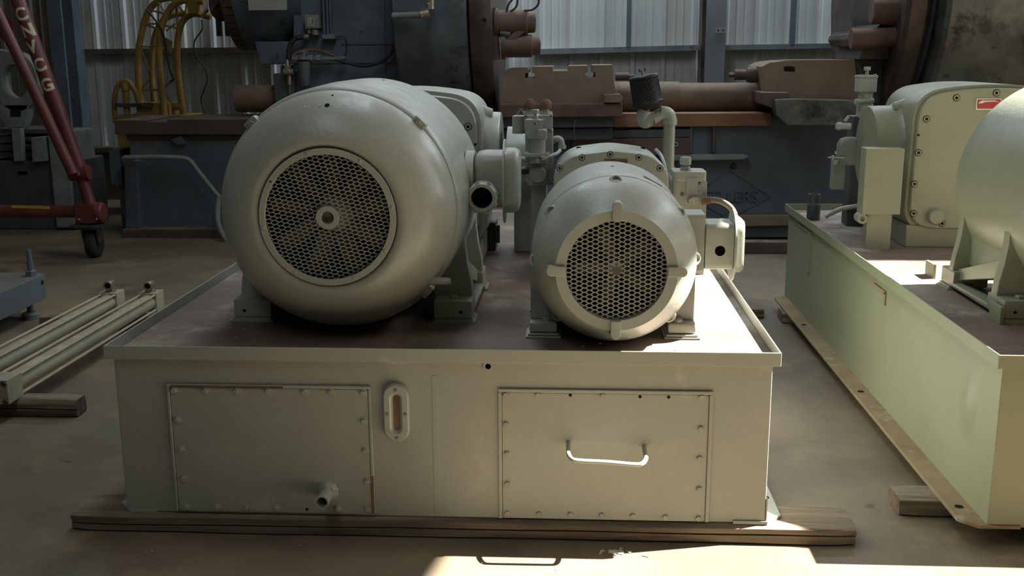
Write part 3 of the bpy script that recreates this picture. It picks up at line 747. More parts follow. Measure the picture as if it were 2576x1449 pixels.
    mb = MB(); mb.rings([[V((xx_, k.y+a, k.z+b)) for a, b in rrect(-.062, .078, -.075, .075, .02, 6)] for xx_ in (k.x+.033, k.x+.125)]); box = mb.build('junction_box', 'paint', t, bevel=.004)
    mb = MB(); mb.rings([[V((xx_, k.y+.01+a, k.z-.004+b)) for a, b in oval(0, 0, .100, .118, 14)] for xx_ in (k.x+.125, k.x+.130)]); mb.build('box_flange', 'paint', box, ang=40)
    mb = MB(); mb.rings([[V((xx_, k.y+.01+a*s_, k.z+b*s_)) for a, b in rrect(-.075, .075, -.088, .088, .04, 8)] for xx_, s_ in ((k.x+.130, 1), (k.x+.148, 1), (k.x+.158, .92))]); mb.build('box_lid', 'paint', box, ang=45)
    mb = MB(); mb.rev((k.x+.080, k.y-.0622, k.z-.012), (0, -1, 0), [(0, .0165), (.0008, .0165)], 28); mb.build('knockout', 'black', box)
    return t
smm = small_motor('small grey electric motor with four tabs around its mesh guard, right of the large one')

# ============================================================ PUMPS
def big_pump(label, cx, y0, side, drop=0.0, badge=False, base=False):
    """large pump housing: rounded case, bolted face cover, drum on one side"""
    t = thing('hydraulic_pump', label, 'pump', (cx, y0+.3, ZD))
    zb, zt = ZD+.075, 1.335-drop; hw = .375
    def sec(s, dz=0): return rpoly([(cx-hw*s, zb), (cx+hw*s, zb), (cx+hw*s*.97, zt-.02+dz), (cx+.10, zt+.012+dz), (cx-.10, zt+.012+dz), (cx-hw*s*.97, zt-.02+dz)], [.13, .13, .15, .08, .08, .15], 8)
    mb = MB(); mb.rings([[V((a, y, b)) for a, b in sec(s)] for y, s in ((y0, .985), (y0+.012, 1.0), (y0+.30, 1.03), (y0+.46, 1.0), (y0+.52, .92), (y0+.55, .80))]); case = mb.build('pump_case', 'paint', t, ang=38)
    ins = [((a-cx)*.955+cx, (b-(zb+zt)/2)*.955+(zb+zt)/2) for a, b in sec(.985)]
    mb = MB(); mb.rings([[V((cx+(a-cx)*s, y, (zb+zt)/2+(b-(zb+zt)/2)*s)) for a, b in ins] for y, s in ((y0+.001, 1), (y0-.018, 1), (y0-.024, .985))]); cov = mb.build('face_cover', 'paint', case, ang=38)
    hh = (zt-zb)/2*.88; zc = (zb+zt)/2
    pts = []
    for fx, fz in ((-.86, .62), (-.50, .93), (0, 1.0), (.50, .93), (.86, .62), (.93, .12), (.95, -.35), (.93, -.80), (-.93, .12), (-.95, -.35), (-.93, -.80), (-.55, -.95), (.55, -.95)):
        pts.append((cx+hw*.95*fx, zc+hh*1.05*fz))
    for (a, b) in pts: small('cap', 'washer', cov, (a, y0-.024, b), (0, -1, 0), .0125)
    small('pan', 'hole', cov, (cx+side*hw*.90, y0-.0235, zc+hh*.40), (0, -1, 0), .006, name='tapped_hole')
    mb = MB(); mb.obox((cx-side*.05, y0-.026, zc-.13), V((.11, 0, -.11*side)), V((.025, 0, .025)), Y*.012); mb.rev((cx+side*.235, y0-.03, zb+.075), (0, -1, 0), [(-.03, .036), (.03, .036), (.034, .03)], 24); mb.build('cast_rib', 'paint', cov, bevel=.006)
    mb = MB(); mb.box(cx-hw*.95, cx+hw*.95, y0-.01, y0+.5, ZD, zb+.03); mb.build('pump_base', 'paint', t, bevel=.005)
    sx_ = cx+side*hw
    yc, zc2 = y0+.27, zc+.03
    mb = MB(); mb.rev((sx_-side*.05, yc, zc2), X*side, [(0, .25), (.03, .235), (.06, .212), (.10 if side > 0 else .165, .210), (.105 if side > 0 else .17, .205)], 48); drum = mb.build('side_flange', 'paint', case, ang=38)
    if side > 0: mb = MB(); mb.rev((sx_+side*.085, yc, zc2-.02), X*side, [(0, .165), (.13, .165), (.14, .155)], 40); mb.build('side_drum', 'paint', case, ang=40)
    mb = MB(); mb.rings([[V((sx_+side*.04+a, yc-.212-.0, zc2-.07+b)) for a, b in rrect(-.03, .03, -.06, .05, .02, 4)], [V((sx_+side*.04+a, yc-.19, zc2-.07+b)) for a, b in rrect(-.035, .035, -.065, .055, .02, 4)]]); mb.build('flange_lug', 'paint', case, ang=50)
    mb = MB(); mb.rev((sx_-side*.0, y0+.2, zt-.10), X*side, [(-.03, .04), (.012, .024), (.022, .02)], 18); mb.build('port_boss', 'paint', case)
    if badge:
        bx, bz = P(2485, 262, y=y0-.03).x, P(2485, 262, y=y0-.03).z
        mb = MB(); mb.xz(rrect(bx-.052, bx+.062, bz-.026, bz+.026, .006, 2), y0-.028, y0-.024); b1 = mb.build('badge', 'silver', case)
        mb = MB(); mb.xz(rrect(bx-.047, bx+.057, bz-.021, bz+.021, .004, 2), y0-.030, y0-.028); b1 = mb.build('badge_face', 'badge', case)
        mb = MB(); mb.xz([(bx-.045, bz+.002), (bx-.03, bz+.016), (bx+.03, bz+.017), (bx+.055, bz+.006), (bx+.03, bz+.012), (bx-.02, bz+.009)], y0-.0308, y0-.030); mb.xz([(bx-.042, bz+.010), (bx-.022, bz+.019), (bx-.014, bz+.010), (bx-.03, bz+.002)], y0-.0312, y0-.030); mb.build('badge_emblem', 'silver', case)
    return t
pumpA = big_pump('large grey pump housing standing behind the large motor on the near tank', -.745, 4.60, 1)
pumpB = big_pump('large olive pump housing with a small red badge, on the right-hand tank', 1.955, 5.12, -1, drop=.0, badge=True)

# sheet steel boxes
def cabinet(label, x0, x1, y0, y1, z0, z1, m, screws=True):
    t = thing('sheet_metal_box', label, 'box', ((x0+x1)/2, (y0+y1)/2, z0))
    mb = MB(); mb.box(x0, x1, y0, y1, z0, z1); body = mb.build('box_body', m, t, bevel=.003)
    mb = MB(); mb.box(x0+.004, x1-.004, y0+.004, y1-.004, z1, z1+.003); lid = mb.build('box_lid', m, t, bevel=.001, seg=1)
    if screws:
        for (a, b) in ((.3, .25), (.75, .25), (.3, .75), (.75, .75)):
            small('hex', 'washer', lid, (x0+(x1-x0)*a, y0+(y1-y0)*b, z1+.003), (0, 0, 1), .007)
        small('hex', 'washer', body, (x1, y0+.03, z1-.03), (1, 0, 0), .007)
    return t
cabinet('narrow grey steel box standing between the two motors, screws on its lid', -.262, -.110, 4.93, 5.07, ZD, .945, 'paint')
q0, q1 = P(2180, 374, y=5.02), P(2264, 540, y=5.02)
t = thing('sheet_metal_box', 'tall olive box bracketed to the drum of the right-hand pump', 'box', ((q0.x+q1.x)/2, 5.1, q1.z))
mb = MB(); mb.box(q0.x, q1.x, 5.02, 5.12, q1.z, q0.z); mb.build('box_body', 'paint', t, bevel=.002)
mb = MB(); mb.box(q0.x+.03, q1.x-.03, 5.04, 5.10, ZD, q1.z); mb.build('box_leg', 'paint', t)
mb = MB(); mb.rev(P(2167, 549, y=5.05), (0, -1, 0), [(-.05, .024), (.02, .024), (.02, .012), (.005, .011)], 20); mb.build('pipe_end', 'paint', t)

repaint(pumpB); repaint(t)
# small pump behind the small motor
def small_pump():
    cx, y0, y1 = .163, 4.30, 4.76
    t = thing('hydraulic_pump', 'grey pump case with a peaked bolted cover, behind the small motor', 'pump', (cx, 4.5, ZD))
    base = [(cx-.232, ZD+.05), (cx+.232, ZD+.05), (cx+.232, 1.035), (cx+.165, 1.100), (cx+.02, 1.118), (cx-.02, 1.118), (cx-.165, 1.100), (cx-.232, 1.035)]
    pl = rpoly(base, [.06, .06, .05, .05, .05, .05, .05, .05], 5)
    zc = .86
    def ring(y, s): return [V((cx+(a-cx)*s, y, zc+(b-zc)*s)) for a, b in pl]
    mb = MB(); mb.rings([ring(y, s) for y, s in ((y0+.004, .985), (y0+.010, 1), (y0+.38, .99), (y0+.44, .95), (y1, .85))]); case = mb.build('pump_case', 'paint', t, ang=38)
    mb = MB(); mb.rings([ring(y, s) for y, s in ((y0+.004, .992), (y0-.012, .992), (y0-.018, .975))]); cov = mb.build('face_cover', 'paint', case, ang=38)
    for (px, py) in ((1408, 423), (1464, 396), (1535, 388), (1607, 396), (1660, 423)):
        q = P(px, py, y=y0-.018); small('cap', 'washer', cov, q, (0, -1, 0), .0098)
    for (px, py) in ((1456, 373), (1530, 360), (1618, 373)):
        q = P(px, py, z=1.10); q.y = min(max(q.y, 4.42), 4.6); zz = 1.112-abs(q.x-cx)*.07
        mb = MB(); mb.rev((q.x, q.y, zz), Z, [(-.004, .010), (.003, .010), (.0035, .004)], 14); mb.build('top_plug', 'hole', case)
    q = P(1560, 402, y=y0-.02); mb = MB(); mb.box(q.x-.062, q.x+.03, y0-.021, y0-.017, q.z-.02, q.z+.003); mb.build('maker_plate', 'rust', cov)
    mb = MB(); mb.box(cx-.2, cx+.2, 4.32, 4.7, ZD, ZD+.055); mb.build('pump_base', 'paint', t)
    mb = MB(); mb.tube(smooth_path([P(1650, 376, y=4.55), P(1662, 390, y=4.5), P(1671, 412, y=4.45), P(1677, 440, y=4.42)], 4), .007, 10); mb.build('drain_tube', 'paint', t)
    return t
smallp = small_pump()

# breather: upright pipe, two elbows and a black mesh filter
def breather():
    yb = 4.86
    p0 = P(1684, 500, y=yb); top = P(1684, 308, y=yb)
    t = thing('breather_pipe', 'upright grey pipe with two elbows carrying a black mesh air filter', 'air filter', (p0.x, yb, ZD))
    r = .0265
    mb = MB(); mb.cyl((top.x, yb, ZD), (top.x, yb, top.z), r, n=28); mb.build('riser', 'paint', t)
    q = P(1680, 430, y=yb); mb = MB(); mb.cyl((top.x, yb, q.z-.03), (top.x, yb, q.z), .034, n=24); mb.cyl((top.x, yb, q.z+.003), (top.x, yb, q.z+.018), .031, n=24); mb.build('pipe_collar', 'paint', t, bevel=.002)
    e1 = V((top.x, yb, P(1680, 293, y=yb).z)); e2 = P(1628, 300, y=yb-.05); e2.z = P(1628, 303, y=yb-.05).z
    mb = MB(); mb.rev((top.x, yb, top.z-.008), Z, [(0, .035), (.02, .035)], 24)
    mb.tube(smooth_path([V((top.x, yb, top.z-.01)), V((top.x, yb, top.z+.015)), V((top.x-.012, yb-.001, top.z+.036)), V((top.x-.045, yb-.005, top.z+.042))], 5), .0325, 20); mb.build('elbow', 'paint', t, ang=50)
    a = V((top.x-.03, yb-.005, top.z+.042)); b = P(1640, 300, y=yb-.02)
    mb = MB(); mb.cyl(a, b, r, n=24); mb.build('cross_pipe', 'paint', t)
    n0 = P(1632, 272, y=yb-.02)
    c = P(1617, 303, y=yb-.02)
    mb = MB(); mb.tube(smooth_path([b+X*.006, b-X*.012, c+V((.012, 0, -.004)), c+V((0, 0, .012)), V((c.x+.010, c.y, n0.z-.01))], 5), .0325, 20); mb.build('elbow', 'paint', t, ang=50)
    f0, f1 = P(1630, 264, y=yb-.02), P(1618, 192, y=yb-.02)
    ax = (f1-f0).normalized()
    mb = MB(); mb.rev(V((c.x+.010, c.y, n0.z-.02)), ax, [(0, .024), (.02, .026), (.045, .027)], 24); mb.build('neck', 'darksteel', t)
    L = (f1-f0).length
    mb = MB(); mb.rev(f0, ax, [(-.018, .03), (-.006, .058), (.004, .068), (.014, .070), (.020, .066), (L-.014, .0605), (L-.010, .066), (L-.002, .066), (L+.004, .06), (L+.006, .01)], 48); fl = mb.build('filter_body', 'filter', t, ang=40)
    # diamond mesh wrap
    mb = MB(); nn = 40; u = ax.cross(Y).normalized(); vv = u.cross(ax)
    def pt(k, z): return f0+ax*z+(u*math.cos(2*PI*k/nn)+vv*math.sin(2*PI*k/nn))*(.0665-.0042*(z/L)+.0006)
    nz = 13
    for j in range(nz):
        z0 = .02+(L-.034)*j/nz; z1 = .02+(L-.034)*(j+1)/nz
        for k in range(nn):
            if (j+k) % 2 == 0: mb.bar(pt(k, z0), pt(k+1, z1), .0016, .0016, up=ax)
            else: mb.bar(pt(k+1, z0), pt(k, z1), .0016, .0016, up=ax)
    o = mb.build('mesh_wrap', 'darksteel', fl); o['kind'] = 'stuff'
    tp = f0+ax*(L+.005)
    mb = MB(); mb.cyl(tp, tp+ax*.022, .005, n=10); mb.obox(tp+ax*.018, u*.014, vv*.003, ax*.003); mb.obox(tp+ax*.024+u*.012, u*.004, vv*.002, ax*.006); mb.obox(tp+ax*.024-u*.012, u*.004, vv*.002, ax*.006); mb.build('wing_nut', 'steel', fl)
    return t
br = breather()

# compensator block with a hose, right of the small pump
def block_right():
    y = 4.42; a, b = P(1694, 432, y=y), P(1776, 548, y=y)
    t = thing('valve_block', 'pale grey valve block with a large hex cap, right of the small pump', 'valve', ((a.x+b.x)/2, y+.08, ZD))
    mb = MB(); mb.rings([[V((p, q_, z)) for p, q_ in rpoly([(a.x, y), (b.x, y), (b.x, y+.16), (a.x, y+.16)], [.018, .004, .018, .018], 3)] for z in (ZD, a.z-.04)]); body = mb.build('block_body', 'paint', t, bevel=.003)
    mb = MB(); mb.rings([[V((p, q_, z)) for p, q_ in rpoly([(a.x, y-.006), (b.x-.002, y-.006), (b.x-.002, y+.15), (a.x, y+.15)], .025, 3)] for z in (a.z-.041, a.z)]); cap = mb.build('block_cap', 'paint', t, bevel=.004)
    h = P(1724, 422, y=y+.05)
    mb = MB(); mb.hexa((h.x, y+.05, a.z), Z, .021, .018); mb.cyl((h.x, y+.05, a.z+.015), (h.x, y+.05, a.z+.03), .012); mb.hexa((h.x, y+.05, a.z+.024), Z, .024, .032); mb.build('hex_cap', 'paint', cap)
    for (px, py, s) in ((1759, 459, .0065), (1716, 489, .0065), (1726, 534, .0065), (1754, 541, .0085)): small('cap', 'washer', body, P(px, py, y=y-.001), (0, -1, 0), s)
    q = P(1740, 474, y=y); mb = MB(); mb.xz(rrect(q.x-.024, q.x+.024, q.z-.04, q.z+.045, .008, 3), y-.012, y); mb.xz(rrect(q.x-.005, q.x+.045, q.z-.055, q.z-.01, .012, 3), y-.008, y); mb.build('raised_boss', 'paint', body, bevel=.004)
    q = P(1738, 505, y=y-.02); mb = MB(); mb.hexa(V((q.x, y-.05, q.z)), Y, .015, .06); mb.build('hose_elbow', 'steel', body)
    mb = MB(); mb.hexa(V((q.x+.005, y-.03, q.z+.001)), X, .0145, .024); mb.hexa(V((q.x+.034, y-.03, q.z+.003)), X, .0135, .02); mb.build('hose_nut', 'paint', body)
    mb = MB(); mb.cyl((a.x-.06, y+.09, a.z-.07), (a.x+.01, y+.09, a.z-.07), .045, n=24); mb.cyl((a.x-.03, y+.09, a.z-.07), (a.x-.01, y+.09, a.z-.07), .055, n=24); mb.build('side_coupling', 'paint', t, bevel=.003)
    # hose
    hy = y-.03; pts = [P(px, py, y=hy) for px, py in ((1763, 505), (1790, 503), (1815, 507), (1838, 522), (1849, 545), (1843, 568), (1832, 585), (1815, 600))]
    for i, p in enumerate(pts[5:]): p.y += .02*(i+1)
    hs = thing('hydraulic_hose', 'tan hydraulic hose looping right from the pale valve block', 'hose', pts[0])
    mb = MB(); mb.tube(smooth_path(pts, 6), .0125, 14); mb.build('hose_body', 'hose', hs, ang=60)
    mb = MB(); mb.cyl(pts[0], pts[0]+(pts[1]-pts[0])*.85, .0165, n=18); mb.build('ferrule', 'rust', hs, bevel=.001)
    return t
blk = block_right()

# ============================================================ VALVES
def left_stack():
    y = 4.55
    a, b = P(1318, 290, y=y), P(1389, 385, y=y)
    t = thing('valve_block', 'tall grey control valve with two rusty knobs, beside the drum of the large pump', 'valve', ((a.x+b.x)/2, y, ZD))
    lo = P(1350, 470, y=y)
    mb = MB(); mb.box(a.x, b.x, y, y+.14, P(1350, 326, y=y).z, a.z); up_ = mb.build('upper_block', 'paint', t, bevel=.003)
    c, d = P(1321, 328, y=y-.004), P(1390, 466, y=y-.004)
    mb = MB(); mb.box(c.x, d.x, y-.004, y+.14, d.z, c.z); mid = mb.build('lower_block', 'paint', t, bevel=.003)
    for (px, py) in ((1323, 293), (1386, 292), (1321, 328), (1384, 330), (1323, 462), (1386, 462)): small('cap', 'washer', mid, P(px, py, y=y-.005), (0, -1, 0), .0045)
    # pilot body in front
    yf = y-.055
    e, f = P(1322, 305, y=yf), P(1366, 345, y=yf)
    top, bot = P(1345, 300, y=yf).z, P(1345, 347, y=yf).z
    xl, xr = P(1322, 320, y=yf).x, P(1376, 320, y=yf).x
    xm = P(1358, 320, y=yf).x
    mb = MB(); mb.prism([(xl, bot+.01), (xl+.008, bot), (xm+.01, bot), (xm+.01, top-.005), (xm-.004, top), (xl, top)], (0, 0, 0), X, Z, Y, yf-.03, y)
    mb.prism([(xm-.008, bot-.004), (xr, bot), (xr, top-.045), (xr-.010, top-.040), (xm-.008, top-.040)], (0, 0, 0), X, Z, Y, yf-.055, y); mb.build('pilot_body', 'paint', t, bevel=.003)
    q = P(1363, 306, y=yf-.02); mb = MB(); mb.box(q.x-.003, q.x+.006, yf-.03, yf+.02, q.z-.015, q.z+.008); mb.build('pilot_fin', 'paint', t)
    s0 = P(1352, 347, y=yf); s1 = P(1353, 382, y=yf)
    mb = MB(); mb.rev((s0.x-.0, yf+.002, s1.z-.003), Z, [(0, .034), (s0.z-s1.z-.008, .034), (s0.z-s1.z+.004, .044)], 28); mb.build('spool_barrel', 'paint', t, ang=50)
    mb = MB(); mb.box(s0.x-.052, s0.x+.050, yf-.045, y+.02, s1.z-.02, s1.z-.003); mb.build('barrel_flange', 'paint', t, bevel=.003)
    hx = P(1347, 285, y=yf)
    mb = MB(); mb.hexa((hx.x, yf, top), Z, .0125, .016); mb.cyl((hx.x, yf, top+.013), (hx.x, yf, top+.025), .006); mb.hexa((hx.x, yf, top+.023), Z, .0155, .018); mb.build('hex_cap', 'paint', t)
    small('pan', 'hole', t, P(1345, 311, y=yf-.0305), (0, -1, 0), .003, name='tapped_hole')
    for px in (1332, 1373):
        k = P(px, 278, y=y+.06); z0 = a.z
        mb = MB(); mb.rev((k.x, y+.06, z0), Z, [(0, .028), (.012, .028), (.012, .016), (.026, .016)], 20); st_ = mb.build('knob_stem', 'paint', t)
        mb = MB(); mb.rev((k.x, y+.06, z0+.022), Z, [(0, .017), (.006, .024), (.028, .025), (.034, .020), (.042, .016), (.043, .004)], 20); mb.build('adjuster_knob', 'rust', t, ang=50)
    # lower small block with two pipes and the bracket below it
    g = P(1333, 392, y=yf-.02); h = P(1378, 412, y=yf-.02)
    mb = MB(); mb.box(g.x, h.x, yf-.03, y+.05, h.z, g.z); lb = mb.build('tee_block', 'paint', t, bevel=.003)
    n = P(1354, 405, y=yf-.06)
    mb = MB(); mb.hexa(P(1353, 404, y=yf-.03), (0, -1, 0), .013, .02); mb.hexa(P(1363, 400, y=yf-.05), (.9, 0, .35), .012, .016); mb.build('pipe_nut', 'paint', lb)
    mb = MB(); mb.tube(smooth_path([P(1368, 399, y=yf-.05), P(1385, 392, y=yf-.03), P(1401, 386, y=yf), P(1409, 378, y=yf+.03)], 5), .0075, 12); mb.build('steel_tube', 'paint', t, ang=60)
    mb = MB(); mb.tube(smooth_path([P(1333, 400, y=yf), P(1315, 401, y=yf), P(1298, 406, y=yf+.02), P(1284, 416, y=yf+.06), P(1276, 428, y=yf+.1)], 5), .0115, 14); mb.build('bent_pipe', 'paint', t, ang=60)
    g = P(1331, 413, y=y-.01); h = P(1378, 446, y=y-.01)
    mb = MB(); mb.box(g.x, h.x, y-.02, y+.12, ZD+.36, g.z); mb.rev(((g.x+h.x)/2, y-.02, P(1350, 437, y=y).z), (0, -1, 0), [(0, .036), (.03, .036), (.034, .03)], 28); mb.build('pump_body', 'paint', t, bevel=.002)
    mb = MB(); mb.cyl(P(1312, 429, y=y), P(1334, 429, y=y), .014, n=16); mb.hexa(P(1316, 429, y=y), X, .018, .012); mb.build('side_fitting', 'darksteel', t)
    # elbow on the right and a valve lever behind
    mb = MB(); mb.cyl(P(1390, 352, y=y+.05), P(1397, 352, y=y+.05), .016, n=16); mb.tube(smooth_path([P(1397, 350, y=y+.05), P(1404, 349, y=y+.05), P(1411, 354, y=y+.05), P(1414, 366, y=y+.05)], 4), .0135, 14); mb.rev(P(1414, 368, y=y+.05), (0, 0, -1), [(-.004, .017), (.01, .017)], 14); mb.build('elbow', 'paint', t, ang=50)
    mb = MB(); mb.rev(P(1305, 324, y=y+.12), Z, [(-.02, .028), (.055, .028), (.058, .02)], 24); mb.cyl(P(1291, 300, y=y+.12), P(1322, 300, y=y+.12), .008); mb.build('relief_valve', 'paint', t)
    mb = MB(); mb.bar(P(1300, 288, y=y+.1), P(1311, 274, y=y+.1), .012, .006); mb.bar(P(1311, 274, y=y+.1), P(1318, 285, y=y+.1), .01, .006); mb.build('lever', 'paint', t)
    # post holding the lot
    mb = MB(); mb.box(P(1336, 440, y=y+.04).x, P(1374, 440, y=y+.04).x, y+.03, y+.085, ZD, ZD+.37); mb.build('stand', 'paint', t)
    return t
left_stack()
# small dark bracket between motor feet
t = thing('terminal_bracket', 'small dark bracket with a wiring strip low behind the round conduit box', 'bracket', P(1240, 600, y=5.0))
a, b = P(1200, 560, y=4.95), P(1247, 606, y=4.95)
mb = MB(); mb.box(a.x, b.x, 4.95, 5.1, ZD, a.z); mb.build('bracket_body', 'darkgrey', t, bevel=.003)
mb = MB(); mb.box(b.x, b.x+.02, 4.93, 4.96, ZD+.04, a.z-.01); mb.build('terminal_strip', 'darksteel', t)

# control valve on the far right pump
def right_valve():
    y = 5.75; c = P(2178, 230, y=y)
    t = thing('valve_block', 'slim upright valve with a hex adjuster rising left of the olive pump', 'valve', (c.x, y, ZD))
    def z(py): return P(2178, py, y=y).z
    mb = MB(); mb.box(c.x-.034, c.x+.034, y-.03, y+.04, z(236), z(222)); mb.rev((c.x, y, z(295)), Z, [(0, .042), (z(262)-z(295), .042), (z(262)-z(295)+.001, .036), (z(236)-z(295), .036)], 24); mb.build('valve_barrel', 'paint', t, ang=40)
    mb = MB(); mb.box(c.x-.048, c.x+.046, y-.04, y+.05, z(232)+.0, z(194)); hd = mb.build('valve_head', 'paint', t, bevel=.006)
    mb = MB(); mb.box(c.x-.050, c.x+.048, y-.042, y+.052, z(196), z(189)); mb.build('head_cap', 'paint', t, bevel=.003)
    for dx in (-.036, .034): small('hex', 'washer', hd, (c.x+dx, y-.03, z(189)), Z, .008)
    mb = MB(); mb.cyl((c.x, y, z(189)), (c.x, y, z(176)), .009); mb.hexa((c.x, y, z(177)), Z, .0175, z(168)-z(177)); mb.build('hex_adjuster', 'paint', t)
    mb = MB(); mb.rev(P(2181, 242, y=y-.035), (0, -1, 0), [(-.01, .014), (.004, .014), (.004, .007)], 16); mb.build('port', 'paint', t)
    mb = MB(); mb.cyl(P(2152, 256, y=y-.03), P(2198, 253, y=y-.03), .013, n=16); mb.hexa(P(2150, 256, y=y-.03), X, .016, .016); mb.build('cross_pin', 'paint', t)
    mb = MB(); mb.box(c.x-.06, c.x+.06, y-.02, y+.1, ZD, z(292)); mb.build('lower_block', 'darkgrey', t, bevel=.004)
    # knobby fittings to the left of the drum
    y2 = 5.45
    mb = MB(); mb.cyl(P(2103, 317, y=y2), P(2140, 318, y=y2), .016, n=14); mb.hexa(P(2106, 317, y=y2), X, .02, .02); mb.bar(P(2125, 305, y=y2), P(2135, 292, y=y2), .012, .012); mb.build('side_fitting', 'paint', t)
    mb = MB(); mb.rings([[V((P(px, 380, y=y2).x, y2+a, P(2120, 380, y=y2).z+b)) for a, b in rrect(-.04, .04, -s, s, .015, 3)] for px, s in ((2108, .035), (2114, .06), (2130, .07), (2150, .07))]); mb.box(P(2118, 1, y=y2).x, P(2150, 1, y=y2).x, y2-.03, y2+.03, P(1, 470, y=y2).z, P(1, 400, y=y2).z); mb.build('control_housing', 'castgrey', t, bevel=.004)
    mb = MB(); mb.cyl(P(2083, 396, y=y2-.05), P(2125, 397, y=y2-.05), .004); mb.hexa(P(2092, 396, y=y2-.05), X, .011, .012); mb.cyl(P(2103, 388, y=y2-.05), P(2103, 381, y=y2-.05), .006); mb.hexa(P(2096, 408, y=y2-.05), X, .013, .02); mb.build('needle_valve', 'paint', t)
    return t
right_valve()
t = thing('pipe_stub', 'short dark open pipe standing at the far left corner of the right-hand tank', 'pipe', P(2048, 545, z=ZD))
q = P(2049, 488, y=5.95)
mb = MB(); mb.rev((q.x, 5.95, ZD), Z, [(0, .036), (q.z-ZD-.055, .036), (q.z-ZD-.053, .0325), (q.z-ZD, .0325), (q.z-ZD, .027), (q.z-ZD-.05, .027)], 24); mb.build('pipe', 'darkgrey', t)
t = thing('bent_tube', 'thin bent tube running over the far deck of the right-hand tank', 'pipe', P(2100, 530, y=5.8))
mb = MB(); mb.tube(smooth_path([P(2076, 545, y=5.75), P(2090, 537, y=5.75), P(2115, 526, y=5.75), P(2145, 520, y=5.7), P(2165, 517, y=5.6)], 5), .013, 10); mb.build('tube', 'paint', t)
for (px, py, y, hgt, wd, lab) in ((2340, 690, 4.42, .06, .05, 'far'), (2505, 800, 3.66, .062, .05, 'near')):
    q = P(px, py, y=y)
    o = MB(); o.box(q.x-.006, q.x+.006, y-.05, y+.05, ZD, ZD+hgt); o = o.build('jacking_lug', 'greenpaint', None, bevel=.002)
    tag(o, 'small upright steel lug on the right-hand deck, the %s one beside the motor foot' % lab, 'bracket')

# ============================================================ LEFT FOREGROUND
def cylinder(cx, label, yn=4.10, yf=5.84):
    z0 = .078; s = .106; zc = z0+s/2; r = .044
    t = thing('hydraulic_cylinder', label, 'cylinder', (cx, (yn+yf)/2, z0), 'cream tie-rod cylinders')
    for (a, b) in ((yn, yn+.125), (yf-.11, yf)):
        mb = MB(); mb.box(cx-s/2, cx+s/2, a, b, z0, z0+s); mb.build('end_cap', 'cream', t, bevel=.004)
    mb = MB(); mb.rev((cx, yn+.12, zc), Y, [(0, r), (yf-.1-yn-.12, r)], 40); mb.build('barrel', 'cream', t, ang=60)
    for dx in (-1, 1):
        for dz in (-1, 1):
            mb = MB(); mb.cyl((cx+dx*.042, yn+.10, zc+dz*.042), (cx+dx*.042, yf-.09, zc+dz*.042), .0065, n=10); mb.build('tie_rod', 'cream', t)
            small('hex', 'darksteel', t, (cx+dx*.040, yn, zc+dz*.040), (0, -1, 0), .012, name='tie_rod_nut')
    yy = yf-.055; zt = z0+s
    mb = MB(); mb.rev((cx, yy, zt), Z, [(0, .030), (.008, .030), (.008, .018), (.03, .018)], 20); ft = mb.build('port_fitting', 'steel', t)
    mb = MB(); mb.rev((cx+.002, yy, zt+.042), (0, -1, -.05), [(-.024, .014), (-.018, .021), (.03, .021), (.033, .0255), (.048, .0255), (.048, .017), (.02, .016)], 24); mb.build('elbow', 'steel', ft, ang=50)
    mb = MB(); mb.rev((cx+.002, yy-.03, zt+.040), (0, -1, -.05), [(0, .016), (.001, .016)], 20); mb.build('bore', 'hole', ft)
    return t
cylinder(-2.376, 'cream hydraulic cylinder lying nearer the grey tank, of the pair at the left edge')
cylinder(-2.605, 'cream hydraulic cylinder further left and partly hidden, of the pair at the left edge')

t = thing('machine_leg', 'blue-grey hollow beam end with an upright threaded stud, at the left edge', 'beam', (-3.2, 5.4, 0))
mb = MB(); mb.prism(rpoly([(-3.42, 4.6), (-3.055, 4.6), (-3.075, 5.99), (-3.42, 5.99)], [0, 0, .05, .02], 5), (0, 0, 0), X, Y, Z, .098, .245); mb.build('beam_body', 'bluebeam', t, bevel=.006)
q = P(90, 660, y=5.93)
mb = MB(); mb.hexa((q.x-.02, 5.9, .245), Z, .033, .035); mb.cyl((q.x-.02, 5.9, .27), (q.x-.02, 5.9, P(90, 629, y=5.9).z), .013, n=14); mb.cyl((q.x-.02, 5.9, .27), (q.x-.02, 5.9, .34), .017, n=14); mb.build('levelling_stud', 'column', t)
mb = MB(); mb.cyl((-3.13, 5.86, .035), (-3.13, 5.86, .1), .018, n=14); mb.rev((-3.13, 5.86, 0), Z, [(0, .055), (.028, .052), (.040, .03)], 24); mb.build('levelling_foot', 'bluebeam', t, ang=50)
mb = MB(); mb.rev((-3.3, 4.8, 0), Z, [(0, .055), (.028, .052), (.04, .02), (.1, .018)], 24); mb.build('levelling_foot', 'bluebeam', t, ang=50)
q = P(109, 710, x=-3.066); mb = MB(); mb.rev((-3.0705, q.y, q.z), X, [(-.002, .012), (.001, .012)], 16); mb.build('drill_hole', 'hole', t)
mb = MB(); 
for k in range(7):
    a = PI*k/6; mb.hexa((-3.25+.07*math.cos(a), 5.42+.07*math.sin(a), .245), Z, .010, .012)
mb.build('bolt_ring', 'silver', t)

